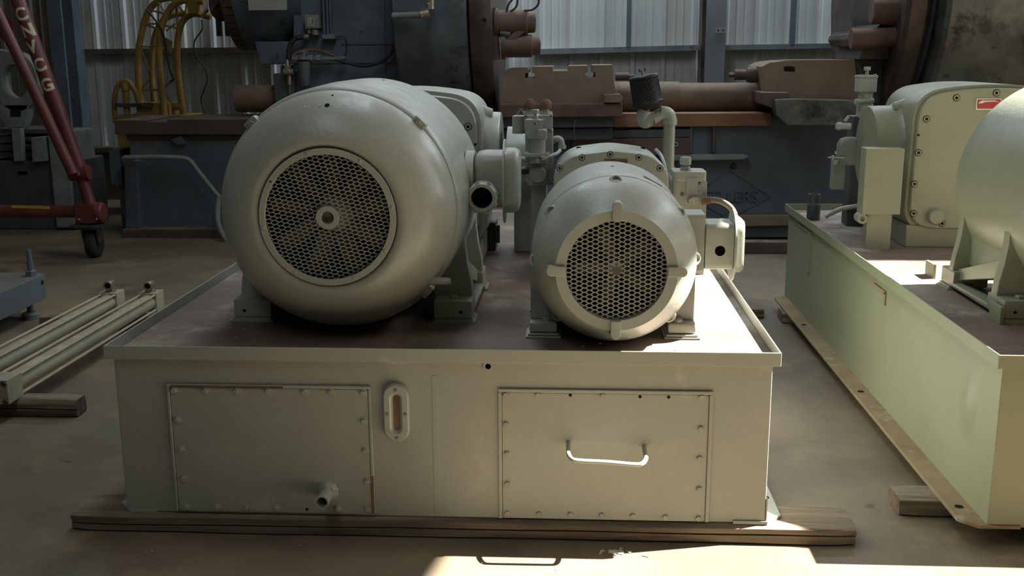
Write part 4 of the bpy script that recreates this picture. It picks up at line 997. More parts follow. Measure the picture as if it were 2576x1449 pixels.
# red A-frame hoist on a castor
YR = 7.75
t = thing('engine_hoist', 'dull red tubular hoist frame on a castor, cream stencil letters down one tube', 'hoist', P(230, 640, z=0))
def rt(path, r, name, m='red', y=YR, n=16, dy=None):
    pts = [P(a, b, y=(y if dy is None else dy[i])) for i, (a, b) in enumerate(path)]
    mb = MB(); mb.tube(smooth_path(pts, 4) if len(pts) > 2 else pts, r, n); return mb.build(name, m, t, ang=60)
rt([(34, -30), (200, 425)], .052, 'stencilled_tube')
rt([(-35, -30), (184, 438)], .040, 'brace_tube', y=7.62)
rt([(196, 415), (232, 530)], .044, 'lower_leg', y=7.72)
rt([(-20, 532), (205, 532)], .047, 'base_rail', y=7.72)
j0, j1 = P(172, 428, y=7.70), P(216, 452, y=7.70)
mb = MB(); mb.rev(P(186, 438, y=7.70), (1, 0, .1), [(-.03, .05), (.12, .055)], 16); mb.build('clamp_joint', 'red', t, bevel=.003)
small('hex', 'steel', t, P(198, 437, y=7.63), (0, -1, 0), .012)
mb = MB(); q = P(232, 536, y=7.72); mb.box(q.x-.11, q.x+.05, 7.66, 7.80, q.z-.07, q.z+.075); mb.rev((q.x+.045, 7.73, q.z), X, [(0, .08), (.035, .075), (.05, .05)], 24); mb.build('corner_socket', 'red', t, bevel=.006)
for (px, py) in ((199, 552), (243, 551)): small('pan', 'silver', t, P(px, py, y=7.655), (0, -1, 0), .008)
a, b, c_ = P(-20, 30, y=7.68), P(34, 45, y=7.68), P(44, 125, y=7.68)
mb = MB(); mb.xz([(P(-30, 38, y=7.68).x, P(-30, 38, y=7.68).z), (P(22, 40, y=7.68).x, P(22, 40, y=7.68).z), (P(35, 50, y=7.68).x, P(35, 50, y=7.68).z), (P(42, 128, y=7.68).x, P(42, 128, y=7.68).z), (P(20, 110, y=7.68).x, P(20, 110, y=7.68).z), (P(-30, 60, y=7.68).x, P(-30, 60, y=7.68).z)], 7.66, 7.67); mb.build('gusset_plate', 'red', t)
a, b = P(28, 520, y=7.67), P(124, 523, y=7.67); mb = MB(); mb.bar(V((a.x, 7.677, a.z)), V((b.x, 7.677, b.z-.0)), .002, .022); mb.build('yellow_tape', 'tape', t)
# castor
q = P(227, 566, y=7.72)
mb = MB(); mb.box(q.x-.12, q.x+.10, 7.62, 7.82, q.z-.008, q.z+.008); mb.cyl((q.x, 7.72, q.z-.03), (q.x, 7.72, q.z), .06, n=20); cp_ = mb.build('castor_plate', 'darksteel', t)
w_ = .11
mb = MB(); mb.bar((q.x-.055, 7.72, q.z-.02), (q.x-.055, 7.76, w_), .09, .008, up=X); mb.bar((q.x+.055, 7.72, q.z-.02), (q.x+.055, 7.76, w_), .09, .008, up=X); mb.build('castor_fork', 'darksteel', t)
mb = MB(); mb.rev((q.x-.04, 7.76, w_), X, [(0, .08), (.008, .105), (.02, .11), (.06, .11), (.072, .105), (.08, .08)], 32); mb.build('castor_wheel', 'rubber', t, ang=50)
# stencil letters along the tube
A, B = P(34, -30, y=YR), P(200, 425, y=YR); ax = (B-A).normalized(); L = (B-A).length
for ch, py in zip('CNVCG', (35, 75, 115, 160, 210)):
    tt = (py+30)/455; px = 24+180*tt
    c0 = A+ax*L*tt + V((0, -.0535, 0))
    u = V((-ax.z, 0, ax.x)).normalized(); u = V((abs(u.x), 0, u.z if u.x > 0 else -u.z)); v = V((-ax.x, 0, -ax.z)).normalized(); v = -ax
    up = (Z*.94 - X*.30).normalized(); rg = V((up.z, 0, -up.x))
    o = text_mesh(ch, .125, .0006, 'letter', t, c0 - rg*.034 - up*.043, rg, up, name='stencil_letter', squash=.9)
    bm = bmesh.new(); bm.from_mesh(o.data); bmesh.ops.triangulate(bm, faces=bm.faces)
    for _ in range(3):
        es = [e for e in bm.edges if e.calc_length() > .009]
        bmesh.ops.subdivide_edges(bm, edges=es, cuts=1); bmesh.ops.triangulate(bm, faces=bm.faces)
    nrm = V((ax.z, 0, -ax.x)).normalized()
    base = WP[o] - (A+ax*L*tt)                                      # lay the letter on the round of the tube
    for vtx in bm.verts:
        s_ = (V((vtx.co.x, 0, vtx.co.z)) + V((base.x, 0, base.z))).dot(nrm)
        vtx.co.y += .0532-math.sqrt(max(1e-5, .0532**2-min(s_*s_, .051**2)))
    bm.to_mesh(o.data); bm.free()

# grey machine behind the red hoist: a casting with a round bore on a slatted base
YG = 9.0
t = thing('old_machine', 'pale casting with a round bore on a dark slatted base, far left', 'machine', P(60, 575, z=0))
def g(px, py, y=YG): return P(px, py, y=y)
def poly2(pts, y=YG): return [(g(*p, y).x, g(*p, y).z) for p in pts]
cx_, cz_ = g(37, 205).x, g(37, 205).z
mb = MB(); mb.rev((cx_, YG, cz_), Y, [(0, .20), (.12, .20), (.12, .115), (0, .115)], 36, close=True, sx=1.25); mb.build('bored_ring', 'castgrey', t, ang=40)
mb = MB(); mb.xz(poly2([(-30, 262), (72, 262), (66, 300), (58, 322), (14, 322), (4, 300), (-30, 285)]), YG, YG+.12); body = mb.build('casting_foot', 'castgrey', t, bevel=.01)
mb = MB(); mb.xz(poly2([(26, 274), (52, 274), (52, 294), (26, 294)], YG-.001), YG-.002, YG+.01); mb.build('square_hole', 'hole', t)
mb = MB(); mb.xz(poly2([(-30, 120), (20, 130), (14, 150), (-10, 160), (-30, 230)]), YG+.02, YG+.12); mb.build('casting_arm', 'castgrey', t, bevel=.01)
mb = MB(); mb.xz(poly2([(36, 322), (58, 322), (64, 404), (42, 404)]), YG-.05, YG+.02); mb.build('drop_bar', 'castgrey', t, bevel=.004)
mb = MB(); mb.xz(poly2([(86, 345), (118, 343), (126, 404), (90, 406)]), YG-.06, YG+.1); mb.build('switch_box', 'castgrey', t, bevel=.006)
for k in range(4):
    y0 = 326+k*20; mb = MB(); a, b = g(-40, y0), g(110, y0); mb.box(a.x, b.x, YG+.05, YG+.5, a.z-.035, a.z); mb.build('slide_rail', 'darkgrey', t, bevel=.006)
a, b = g(-40, 405), g(150, 575); mb = MB(); mb.box(a.x, g(150, 1).x, YG+.0, YG+.6, 0.0, a.z); mb.build('machine_base', 'darkgrey', t, bevel=.02)
a = g(130, 405); mb = MB(); mb.box(a.x, a.x+.17, YG-.04, YG+.5, .02, g(1, 330).z); mb.build('end_cabinet', 'castgrey', t, bevel=.02)
mb = MB(); mb.box(g(0, 1).x, g(24, 1).x, YG-.003, YG, g(1, 440).z, g(1, 431).z); mb.build('slot', 'black', t)
a = g(188, 500, 9.3); mb = MB(); mb.box(a.x-.06, a.x+.05, 9.2, 9.5, 0, g(1, 425, 9.3).z); o = mb.build('blue_drum_side', 'blueobj', None, bevel=.02); o.name = 'blue_cabinet'; tag(o, 'narrow deep blue cabinet mostly hidden behind the red hoist leg', 'cabinet')
a, b = g(218, 440, 10.2), g(232, 500, 10.2); mb = MB(); mb.box(a.x-.02, b.x, 10.2, 10.24, 0, a.z); o = mb.build('pale_board', 'plate'); tag(o, 'narrow pale upright board leaning by the blue column', 'board')

# yellow curved lattice boom behind the lathe bed
YY = 10.1
t = thing('lattice_boom', 'grimy yellow curved lattice boom of round tubes behind the slate blue bed', 'boom', P(400, 300, y=YY) - V((0, 0, .9)))
def yt(path, r, name, y=YY, n=12, sm=True):
    pts = [P(a, b, y=y) for a, b in path]
    mb = MB(); mb.tube(smooth_path(pts, 5) if sm and len(pts) > 2 else pts, r, n); return mb.build(name, 'yellow', t, ang=60)
T1 = [(360, 310), (354, 260), (349, 215), (347, 165), (349, 125), (355, 90), (364, 52), (378, 22), (398, 2), (425, -6), (470, -4), (510, -2)]
T2 = [(415, 310), (412, 270), (406, 220), (401, 155), (402, 105), (408, 64), (421, 33), (438, 11), (462, 1), (490, 2), (512, 4)]
T3 = [(466, 310), (458, 265), (451, 215), (446, 160), (447, 105), (455, 64), (468, 44), (490, 34), (512, 38), (530, 42)]
T4 = [(392, 300), (386, 240), (381, 180), (383, 135), (390, 92), (402, 62), (420, 44), (445, 35), (470, 34)]
yt(T1, .031, 'main_tube', YY+.05); yt(T2, .031, 'main_tube', YY-.12); yt(T3, .031, 'main_tube', YY); yt(T4, .030, 'main_tube', YY+.22)
for a, b in (((367, 60), (398, 60)), ((367, 62), (400, 74)), ((354, 117), (402, 116)), ((404, 62), (446, 71)), ((403, 117), (420, 117)), ((355, 126), (382, 188)), ((382, 192), (357, 222)), ((357, 226), (402, 226)), ((357, 228), (378, 260)),
             ((405, 124), (448, 190)), ((447, 192), (410, 222)), ((410, 228), (440, 268)), ((398, 6), (398, 58)), ((400, 8), (418, 34)), ((443, 8), (446, 68)), ((446, 10), (465, 36)), ((471, 4), (466, 34)), ((440, 60), (418, 78)), ((380, 26), (420, 36))):
    yt([a, b], .0085, 'lattice_strut', YY-.02, 8)
mb = MB(); mb.xz([(P(a, b, y=YY).x, P(a, b, y=YY).z) for a, b in ((482, -6), (507, -6), (514, 28), (512, 38), (487, 32))], YY-.15, YY-.03); mb.build('head_plate', 'yellow', t)
mb = MB(); mb.xz([(P(a, b, y=YY).x, P(a, b, y=YY).z) for a, b in ((421, 92), (443, 104), (441, 134), (420, 118))], YY-.10, YY-.09); mb.build('gusset_plate', 'yellow', t)
a, b = P(352, 258, y=YY), P(458, 292, y=YY); mb = MB(); mb.box(a.x, P(416, 1, y=YY).x, YY-.1, YY+.15, b.z-.1, a.z); mb.build('foot_box', 'yellow', t, bevel=.006)
mb = MB(); mb.cyl(P(416, 268, y=YY), P(457, 268, y=YY), .035); mb.build('pivot_tube', 'yellow', t)
yt([(292, 310), (288, 275), (289, 240), (297, 216), (312, 203), (328, 210), (342, 235), (350, 262)], .024, 'hoop', YY-.1)
mb = MB(); mb.cyl(P(314, 206, y=YY-.1), P(316, 228, y=YY-.1), .042, n=16); mb.cyl(P(316, 226, y=YY-.1), P(320, 285, y=YY-.1), .030, n=16); mb.build('hoop_post', 'yellow', t)
mb = MB(); mb.bar(P(290, 265, y=YY-.14), P(384, 264, y=YY-.14), .03, .036); mb.build('dark_bar', 'darksteel', t)
mb = MB(); mb.box(P(284, 1, y=YY).x, P(470, 1, y=YY).x, YY-.15, YY+.25, 0, P(1, 288, y=YY).z); mb.build('stand_base', 'yellow', t, bevel=.01)
mb = MB(); mb.tube(smooth_path([P(368, 24, y=YY-.1), P(390, 50, y=YY-.12), P(410, 85, y=YY-.16), P(417, 120, y=YY-.16), P(424, 160, y=YY-.14), P(430, 182, y=YY-.14), P(436, 200, y=YY-.12), P(428, 205, y=YY-.12)], 5), .010, 8); o = mb.build('strap', 'cable'); tag(o, 'black strap with a hook slung down the yellow lattice boom', 'strap')
mb = MB(); mb.tube(smooth_path([P(507, 50, y=10.4), P(508, 75, y=10.4), P(492, 98, y=10.4), P(488, 118, y=10.4), P(497, 148, y=10.4), P(515, 172, y=10.4), P(522, 200, y=10.4), P(510, 235, y=10.4), P(506, 255, y=10.4), P(518, 290, y=10.4)], 6), .007, 8); o = mb.build('hanging_cable', 'cable'); tag(o, 'thin black cable hanging in a wave in front of the white wall sheets', 'cable')

# ============================================================ THE BIG LATHE
YB = 8.7
def b_(px, py, y=YB): return P(px, py, y=y)
def pxz(pts, y=YB): return [(P(a, b, y=y).x, P(a, b, y=y).z) for a, b in pts]
bed = thing('lathe_bed', 'long slate blue cast bed with raised lettering in a diamond, across the back', 'lathe bed', P(1200, 597, y=YB))
# body with end post and foot
def slabp(pts, y0, y1, name, m, parent=bed, bevel=.008, yp=YB): mb = MB(); mb.xz(pxz(pts, yp), y0, y1); return mb.build(name, m, parent, bevel=bevel)
slabp([(322, 352), (1742, 349), (1742, 319), (1938, 316), (1938, 290), (2180, 290), (2200, 556), (330, 600)], YB+.03, YB+.85, 'bed_body', 'bedblue')
slabp([(308, 392), (332, 392), (352, 402), (362, 575), (322, 600), (318, 420)], YB-.06, YB+.2, 'end_pilaster', 'bedblue', bevel=.02)
slabp([(318, 572), (640, 572), (640, 604), (322, 604)], YB-.10, YB+.9, 'bed_plinth', 'bedbrown', bevel=.012)
slabp([(640, 560), (1980, 545), (2200, 545), (2200, 596), (640, 602)], YB-.02, YB+.9, 'bed_plinth', 'darkgrey', bevel=.012)
slabp([(1850, 540), (1990, 539), (1990, 565), (1850, 567)], YB-.06, YB, 'ledge', 'casting')
slabp([(292, 302), (372, 302), (372, 306), (424, 306), (424, 300), (1250, 298), (1250, 338), (292, 338)], YB-.03, YB+.75, 'front_way', 'bedbrown', bevel=.005)
slabp([(312, 338), (1250, 338), (1250, 352), (318, 354)], YB+.02, YB+.6, 'way_web', 'darkplate')
slabp([(1545, 286), (1940, 284), (1940, 316), (1545, 320)], YB-.02, YB+.6, 'front_way', 'redrail', bevel=.004)
slabp([(1250, 320), (1800, 318), (1800, 348), (1250, 352)], YB+.10, YB+.6, 'way_web', 'darkplate')
slabp([(1530, 328), (1740, 324), (1740, 346), (1530, 348)], YB+.0, YB+.12, 'guard_strip', 'darkgrey')
slabp([(1440, 350), (1738, 347), (1738, 388), (1440, 392)], YB-.02, YB+.06, 'lead_screw_cover', 'jaw', bevel=.004)
slabp([(1735, 316), (1742, 316), (1742, 388), (1735, 388)], YB-.0, YB+.05, 'rib', 'bedblue')
slabp([(1792, 316), (1800, 316), (1798, 385), (1790, 385)], YB-.0, YB+.05, 'rib', 'darkplate')
slabp([(1690, 389), (1870, 387), (1882, 392), (1868, 400), (1690, 403)], YB-.06, YB+.04, 'shelf_moulding', 'castgrey')
small('cap', 'washer', bed, b_(1700, 363, YB-.025), (0, -1, 0), .018)
q = b_(1846, 418, YB+.03); small('pan', 'rubber', bed, (q.x, YB+.03, q.z), (0, -1, 0), .026, name='oil_plug')
# handrail pipe and the flexible conduit below it
mb = MB(); mb.tube(smooth_path([P(314, 396, y=YB-.12), P(330, 396, y=YB-.12), P(400, 395, y=YB-.12), P(455, 397, y=YB-.12), P(478, 404, y=YB-.12), P(500, 432, y=YB-.12), P(548, 492, y=YB-.12)], 6), .019, 12); mb.build('oil_pipe', 'castgrey', bed, ang=60)
pth = smooth_path([P(552, 490, y=YB-.14), P(548, 515, y=YB-.15), P(549, 560, y=YB-.2), P(566, 600, y=YB-.25), P(600, 640, y=YB-.25)], 10)
mb = MB(); mb.tube(pth, [.026 if i % 2 else .021 for i in range(len(pth))], 12); mb.build('flexible_conduit', 'castgrey', bed, ang=80)
# raised diamond and letters
L0, T0, R0, B0 = b_(1652, 496), b_(1812, 412), b_(1936, 492), b_(1800, 570)
yy = YB+.028
for a, b in ((b_(1836, 428, yy), b_(1938, 494, yy)), (b_(1938, 494, yy), b_(1850, 540, yy)), (b_(1836, 428, yy), b_(1735, 494, yy)), (b_(1735, 494, yy), b_(1830, 548, yy))):
    mb = MB(); mb.bar(a, b, .012, .010); mb.build('diamond_rib', 'bedblue', bed)
q = b_(1907, 508, yy); h = b_(1900, 480, yy).z-b_(1900, 509, yy).z
text_mesh('SELLERS', h*1.42, .008, 'bedblue', bed, (q.x, yy-.002, q.z), X, Z, name='raised_lettering', squash=.92, align='RIGHT')
slabp([(455, 340), (468, 362), (445, 366), (430, 352)], YB-.01, YB+.05, 'cast_boss', 'bedblue', bevel=.01)
# small blue box at the left end
mb = MB(); a, c_ = P(272, 376, y=8.8), P(308, 464, y=8.8); mb.box(a.x, c_.x, 8.8, 9.1, c_.z, a.z); mb.box(a.x+.02, a.x+.08, 8.9, 9.0, 0, c_.z); o = mb.build('blue_junction_box', 'bedblue', bevel=.006); tag(o, 'small slate blue box at the left end of the long bed', 'box')

# carriage with tee slots, between the chuck and the shaft
car = thing('lathe_carriage', 'dusty brown lathe carriage with two tee slots, behind the small pump', 'carriage', P(1410, 300, y=YB))
def slot(px, w1, w2, top, mid, bot): return [(px-w1, top), (px-w1, mid), (px-w2, mid), (px-w2, bot), (px+w2, bot), (px+w2, mid), (px+w1, mid), (px+w1, top)]
pts = [(1272, 178), (1285, 174), (1300, 172)] + [(1318, 172)] + slot(1333, 7, 12, 166, 184, 197)[0:0]
poly = [(1256, 264), (1268, 180), (1280, 172), (1297, 170), (1328, 169), (1328, 184), (1321, 184), (1321, 197), (1345, 197), (1345, 184), (1338, 184), (1338, 168), (1390, 167), (1391, 178), (1428, 178), (1430, 166), (1478, 165), (1478, 183), (1472, 183), (1472, 195), (1497, 195), (1497, 183), (1490, 183), (1490, 164), (1542, 163), (1543, 200), (1548, 222), (1560, 240), (1566, 262)]
mb = MB(); mb.xz(pxz(poly, YB-.15), YB-.15, YB+.5); mb.build('cross_slide', 'casting', car, bevel=.004)
slabp([(1256, 262), (1566, 261), (1566, 294), (1256, 296)], YB-.22, YB+.6, 'saddle', 'jaw', car, .01, YB-.22)
slabp([(1519, 238), (1560, 236), (1567, 246), (1564, 258), (1519, 258)], YB-.24, YB-.1, 'wiper_block', 'casting', car, .004, YB-.22)
slabp([(1256, 294), (1548, 292), (1544, 320), (1256, 324)], YB-.16, YB-.035, 'apron', 'darkgrey', car, .01, YB-.16)
slabp([(1256, 326), (1540, 322), (1540, 352), (1256, 354)], YB-.10, YB-.035, 'apron', 'darkgrey', car, .01, YB-.1)
mb = MB(); a, c_ = P(1548, 193, y=YB+.1), P(1582, 193, y=YB+.1); mb.cyl(a, c_, .032); mb.cyl(c_-X*.01, c_+X*.05, .018); mb.build('end_spindle', 'bedbrown', car)
mb = MB(); mb.tube(smooth_path([P(1447, 300, y=YB-.18), P(1444, 330, y=YB-.17), P(1447, 352, y=YB-.15)], 4), .003, 6); mb.build('thin_wire', 'castgrey', car)

sh = thing('lathe_shaft', 'long rusty round shaft lying behind the black filter, between two carriages', 'shaft', P(1750, 290, y=YB+.3))
a, c_, e = P(1545, 246, y=YB+.35), P(1706, 246, y=YB+.35), P(1940, 246, y=YB+.35)
mb = MB(); mb.cyl((a.x-.1, YB+.35, a.z), (c_.x, YB+.35, a.z), .132, n=40); mb.build('shaft_sleeve', 'pipe', sh)
mb = MB(); mb.cyl((c_.x, YB+.35, a.z-.002), (e.x+.1, YB+.35, a.z-.002), .124, n=40); mb.build('shaft_body', 'pipe', sh)

car2 = thing('lathe_carriage', 'brown lathe carriage with a dark worn apron, left of the upright slim valve', 'carriage', P(2050, 300, y=YB))
mb = MB(); mb.xz(pxz([(1924, 240), (1915, 168), (1935, 158), (1980, 152), (1980, 168), (1972, 168), (1972, 182), (2000, 182), (2000, 168), (1991, 168), (1991, 151), (2150, 150), (2160, 240), (2160, 262), (1930, 240)], YB-.05), YB-.05, YB+.6); mb.build('cross_slide', 'casting', car2, bevel=.004)
slabp([(1915, 232), (1985, 232), (1995, 248), (2170, 252), (2170, 275), (1952, 276), (1915, 262)], YB-.22, YB+.5, 'saddle', 'bedbrown', car2, .012, YB-.22)
slabp([(1948, 250), (1990, 248), (2170, 254), (2170, 318), (1980, 316), (1952, 290)], YB-.26, YB-.1, 'apron', 'drum', car2, .016, YB-.26)
a = P(1895, 190, y=YB+.2); mb = MB(); mb.rev(P(1888, 188, y=YB+.2), -X, [(-.06, .065), (0, .065), (.03, .058), (.035, .043), (.13, .043)], 24); mb.rev(P(1862, 188, y=YB+.2), -X, [(0, .02), (.09, .02)], 4); mb.build('cross_spindle', 'bedbrown', car2, bevel=.002)

# left pipe on the bed
a, c_ = P(596, 248, y=YB+.4), P(720, 248, y=YB+.4)
mb = MB(); mb.rev((a.x, YB+.4, a.z), X, [(0, .10), (.004, .115), (c_.x-a.x+.3, .115)], 40); o = mb.build('steel_shaft', 'pipe'); tag(o, 'dark brown round bar lying on the bed, left of the large motor', 'shaft')

# ---- headstock
YH = 8.95
hs = thing('lathe_headstock', 'huge blue grey lathe headstock with a cream plate and pipework, above the large motor', 'headstock', P(870, 300, y=YH))
def hp(pts, y0, y1, name, m, bevel=.01, parent=hs): mb = MB(); mb.xz(pxz(pts, YH), y0, y1); return mb.build(name, m, parent, bevel=bevel)
hp([(730, -120), (1010, -120), (1010, 300), (735, 300), (735, 30)], YH+.02, YH+1.3, 'housing', 'bluegrey', .02)
hp([(638, 104), (740, 104), (740, 162), (655, 162)], YH+.02, YH+.9, 'drive_bracket', 'bluegrey', .01)
hp([(700, 165), (1005, 160), (1005, 300), (700, 300)], YH+.06, YH+1.2, 'lower_housing', 'bedblue', .01)
hp([(690, 185), (745, 180), (745, 300), (700, 300)], YH-.05, YH+.1, 'bracket_plate', 'darkgrey', .006)
# big round gear cover at the left, axis to the side
c_ = P(690, -60, y=YH+.45)
mb = MB(); mb.rev((P(598, 0, y=YH+.1).x, YH+.45, c_.z), X, [(0, .60), (.02, .63), (.30, .63), (.34, .60), (.40, .55), (.55, .55)], 72); mb.build('gear_cover', 'bluegrey', hs, ang=40)
mb = MB(); mb.rev((P(575, 0, y=YH+.1).x, YH+.45, c_.z), X, [(0, .52), (.05, .60), (.10, .60)], 36); mb.build('brake_ring', 'darkplate', hs, ang=30)
mb = MB()
for k in range(22):
    a = PI*1.02+PI*.8*k/22; mb.obox((P(590, 0, y=YH+.1).x, YH+.45+.61*math.cos(a), c_.z+.61*math.sin(a)), X*.045, V((0, -math.sin(a), math.cos(a)))*.03, V((0, math.cos(a), math.sin(a)))*.02)
mb.build('ring_teeth', 'darkplate', hs)
a, e = P(556, 30, y=YH+.4), P(600, 30, y=YH+.4)
mb = MB(); mb.rev((P(535, 1, y=YH+.35).x, YH+.35, P(1, 12, y=YH+.35).z), X, [(0, .11), (.03, .14), (.16, .17), (.30, .22)], 24); mb.build('clutch_hub', 'darkplate', hs)
for px in (550, 572):
    u = P(px, 50, y=YH+.3); d = P(px+1, 91, y=YH+.3); mb = MB(); mb.box(u.x-.016, u.x+.016, YH+.27, YH+.33, d.z, u.z+.05); mb.build('hanging_lug', 'darkplate', hs)
for a, e in (((546, 12), (532, 24)), ((520, 26), (508, 40))):
    mb = MB(); mb.cyl(P(*a, y=YH+.15), P(*e, y=YH-.05), .016, n=12); mb.build('hub_pin', 'jaw', hs)
# lamp of patches: nameplate
mb = MB(); mb.xz(pxz([(621, -40), (722, -40), (722, 25), (626, 26)], YH-.195), YH-.2, YH-.195); mb.build('nameplate', 'plate', hs)
# pressure switch box
mb = MB(); mb.xz(pxz([(766, 37), (804, 38), (806, 72), (770, 73)], YH-.05), YH-.08, YH+.04); sw = mb.build('pressure_switch', 'castgrey', hs, bevel=.008)
mb = MB(); mb.xz(pxz([(773, 43), (792, 43), (792, 67), (773, 67)], YH-.083), YH-.083, YH-.08); mb.build('switch_plate', 'plate', sw)
mb = MB(); mb.xz(pxz([(786, 46), (787.5, 46), (787.5, 60), (786, 60)], YH-.085), YH-.0845, YH-.083); mb.build('switch_mark', 'black', sw)
mb = MB(); mb.cyl(P(794, 75, y=YH-.03), P(794, 88, y=YH-.03), .035, n=20); mb.hexa(P(778, 84, y=YH-.05), Z, .015, .03); mb.cyl(P(778, 92, y=YH-.05), P(764, 93, y=YH-.05), .022, n=14); mb.build('switch_fitting', 'steel', hs, bevel=.002)
def hose(pts, r, name, m='cable', y=YH-.08):
    mb = MB(); mb.tube(smooth_path([P(a, b, y=y) for a, b in pts], 6), r, 12); return mb.build(name, m, hs, ang=60)
hose([(764, 93), (745, 96), (732, 110), (727, 130), (726, 148)], .022, 'black_hose')
hose([(735, 142), (755, 130), (790, 126), (820, 132), (840, 140)], .012, 'brown_hose', 'rust')
hose([(735, 147), (780, 148), (840, 148), (870, 146)], .017, 'feed_pipe', 'castgrey')
hose([(838, 148), (880, 160), (920, 166), (960, 155), (985, 135), (990, 110)], .013, 'black_hose')
hose([(842, 93), (868, 94), (872, 115), (870, 135), (862, 142)], .004, 'thin_line', 'cable', YH)
for px in (816, 825, 833): hose([(px-5, -40), (px-2, 30), (px, 88)], .012, 'riser_pipe', 'bluegrey', YH-.03)
mb = MB(); mb.xz(pxz([(811, 87), (844, 86), (844, 98), (812, 98)], YH-.04), YH-.07, YH+.03); mb.build('manifold', 'castgrey', hs, bevel=.004)
for px in (742, 752, 776, 796): mb = MB(); mb.hexa(P(px, 147, y=YH-.12), X, .028, .04); mb.build('pipe_nut', 'steel' if px < 770 else 'castgrey', hs)
mb = MB(); q = P(765, 140, y=YH-.12); mb.cyl(P(765, 150, y=YH-.12), P(765, 142, y=YH-.12), .055, n=24); mb.cyl(P(765, 142, y=YH-.12), P(765, 131, y=YH-.12), .008); mb.cyl(P(757, 131, y=YH-.12), P(774, 131, y=YH-.12), .006); mb.build('filter_head', 'castgrey', hs, bevel=.003)
mb = MB(); mb.rev(P(768, 216, y=YH-.12), Z, [(0, .04), (.01, .048), (P(768, 155, y=YH-.12).z-P(768, 216, y=YH-.12).z, .052)], 28); mb.build('filter_bowl', 'bluebeam', hs, ang=40)
mb = MB(); mb.tube([P(722, 150, y=YH-.1), P(723, 166, y=YH-.1)], .018); mb.hexa(P(724, 180, y=YH-.1), Z, .03, .05); mb.cyl(P(714, 181, y=YH-.1), P(738, 181, y=YH-.1), .026, n=14); mb.cyl(P(729, 214, y=YH-.1), P(728, 190, y=YH-.1), .017, n=12); mb.build('relief_fitting', 'steel', hs, bevel=.003)
mb = MB(); mb.cyl(P(729, 236, y=YH-.1), P(729, 214, y=YH-.1), .009); mb.build('drain_line', 'bluebeam', hs)
for (pts) in ([(735, 160), (1000, 158)], [(858, 112), (985, 112)], [(968, -20), (972, 240)]):
    a, e = P(*pts[0], y=YH+.018), P(*pts[1], y=YH+.018); mb = MB(); mb.bar(a, e, .008, .006, up=Y if abs(a.x-e.x) < .1 else Z); mb.build('panel_seam', 'darkplate', hs)

# ---- chuck: broad slate ring, dark faceplate and three rusty jaws, axis along the lathe
ck = thing('lathe_chuck', 'giant slate grey ring and dark faceplate with rusty jaws, top centre', 'chuck', P(1150, 240, y=9.0))
yc = YB+.55; zc = 2.02
x0 = P(1012, 60, y=8.85).x; x1 = P(1190, 60, y=8.75).x; x2 = P(1245, 60, y=8.7).x
R_ = 1.06
mb = MB(); mb.rev((x0, yc, zc), X, [(0, R_-.10), (.02, R_-.05), (x1-x0-.03, R_), (x1-x0, R_-.02)], 96, True, True); mb.build('drum_ring', 'discblue', ck, ang=40)
mb = MB(); mb.rev((x1+.001, yc, zc), X, [(0, R_-.05), (.02, R_+.0), (.10, R_+.01), (x2-x1-.05, R_+.01), (x2-x1, R_-.03)], 96, True, True); fp = mb.build('faceplate', 'darkplate', ck, ang=40)
for (py, dx) in ((60, 0), (105, .0), (165, .0)):
    pass
mb = MB(); mb.bar((x2-.06, yc-R_*.96, zc-.28), (x2-.03, yc-R_*.96, zc-.28), .05, .02); mb.build('edge_slot', 'hole', ck)
def jaw(px0, px1, py, r, extra):
    a, e = P(px0, py, y=8.55), P(px1, py, y=8.55)
    mb = MB(); mb.rev(a, X, [(0, r*1.15), (.03, r*1.15), (.03, r), (e.x-a.x-.06, r), (e.x-a.x-.06, r*.96), (e.x-a.x-.05, r*.8), (e.x-a.x, r*.78)], 24); mb.build('jaw_cylinder', 'jaw', ck, bevel=.003)
    mb = MB(); mb.rev(e-X*.045, X, [(0, r*.7), (.05, r*.7), (.055, r*.4)], 6); mb.build('jaw_nut', 'darksteel', ck)
jaw(1245, 1345, 58, .098, 0); jaw(1262, 1357, 116, .088, 0)
mb = MB(); mb.bar(P(1262, 118, y=8.5), P(1318, 72, y=8.5), .05, .05); mb.bar(P(1240, 20, y=8.55), P(1250, 150, y=8.55), .12, .05, up=X); mb.build('jaw_bracket', 'jaw', ck, bevel=.006)
mb = MB(); mb.cyl(P(1258, 84, y=8.5), P(1284, 88, y=8.5), .03); mb.build('jaw_screw', 'darksteel', ck)
for pts in ([(1274, 30), (1280, 10), (1296, -8), (1310, -20)], [(1284, 30), (1300, 14), (1303, -20)], [(1318, 27), (1340, 24), (1355, 8), (1352, -20)]):
    mb = MB(); mb.tube(smooth_path([P(a, b, y=8.5) for a, b in pts], 6), .008, 8); mb.build('black_cable', 'cable', ck, ang=60)
mb = MB(); a, e = P(988, 40, y=8.2), P(1064, 37, y=8.15); mb.cyl(a, e, .024, n=14); mb.build('grease_hose', 'castgrey', ck)
mb = MB(); mb.cyl(P(1058, 37, y=8.15), P(1080, 32, y=8.15), .032, n=14); mb.hexa(P(1082, 24, y=8.15), Z, .03, .05); mb.cyl(P(1085, 24, y=8.15), P(1084, -20, y=8.15), .026, n=14); mb.build('hose_coupling', 'steel', ck, bevel=.003)

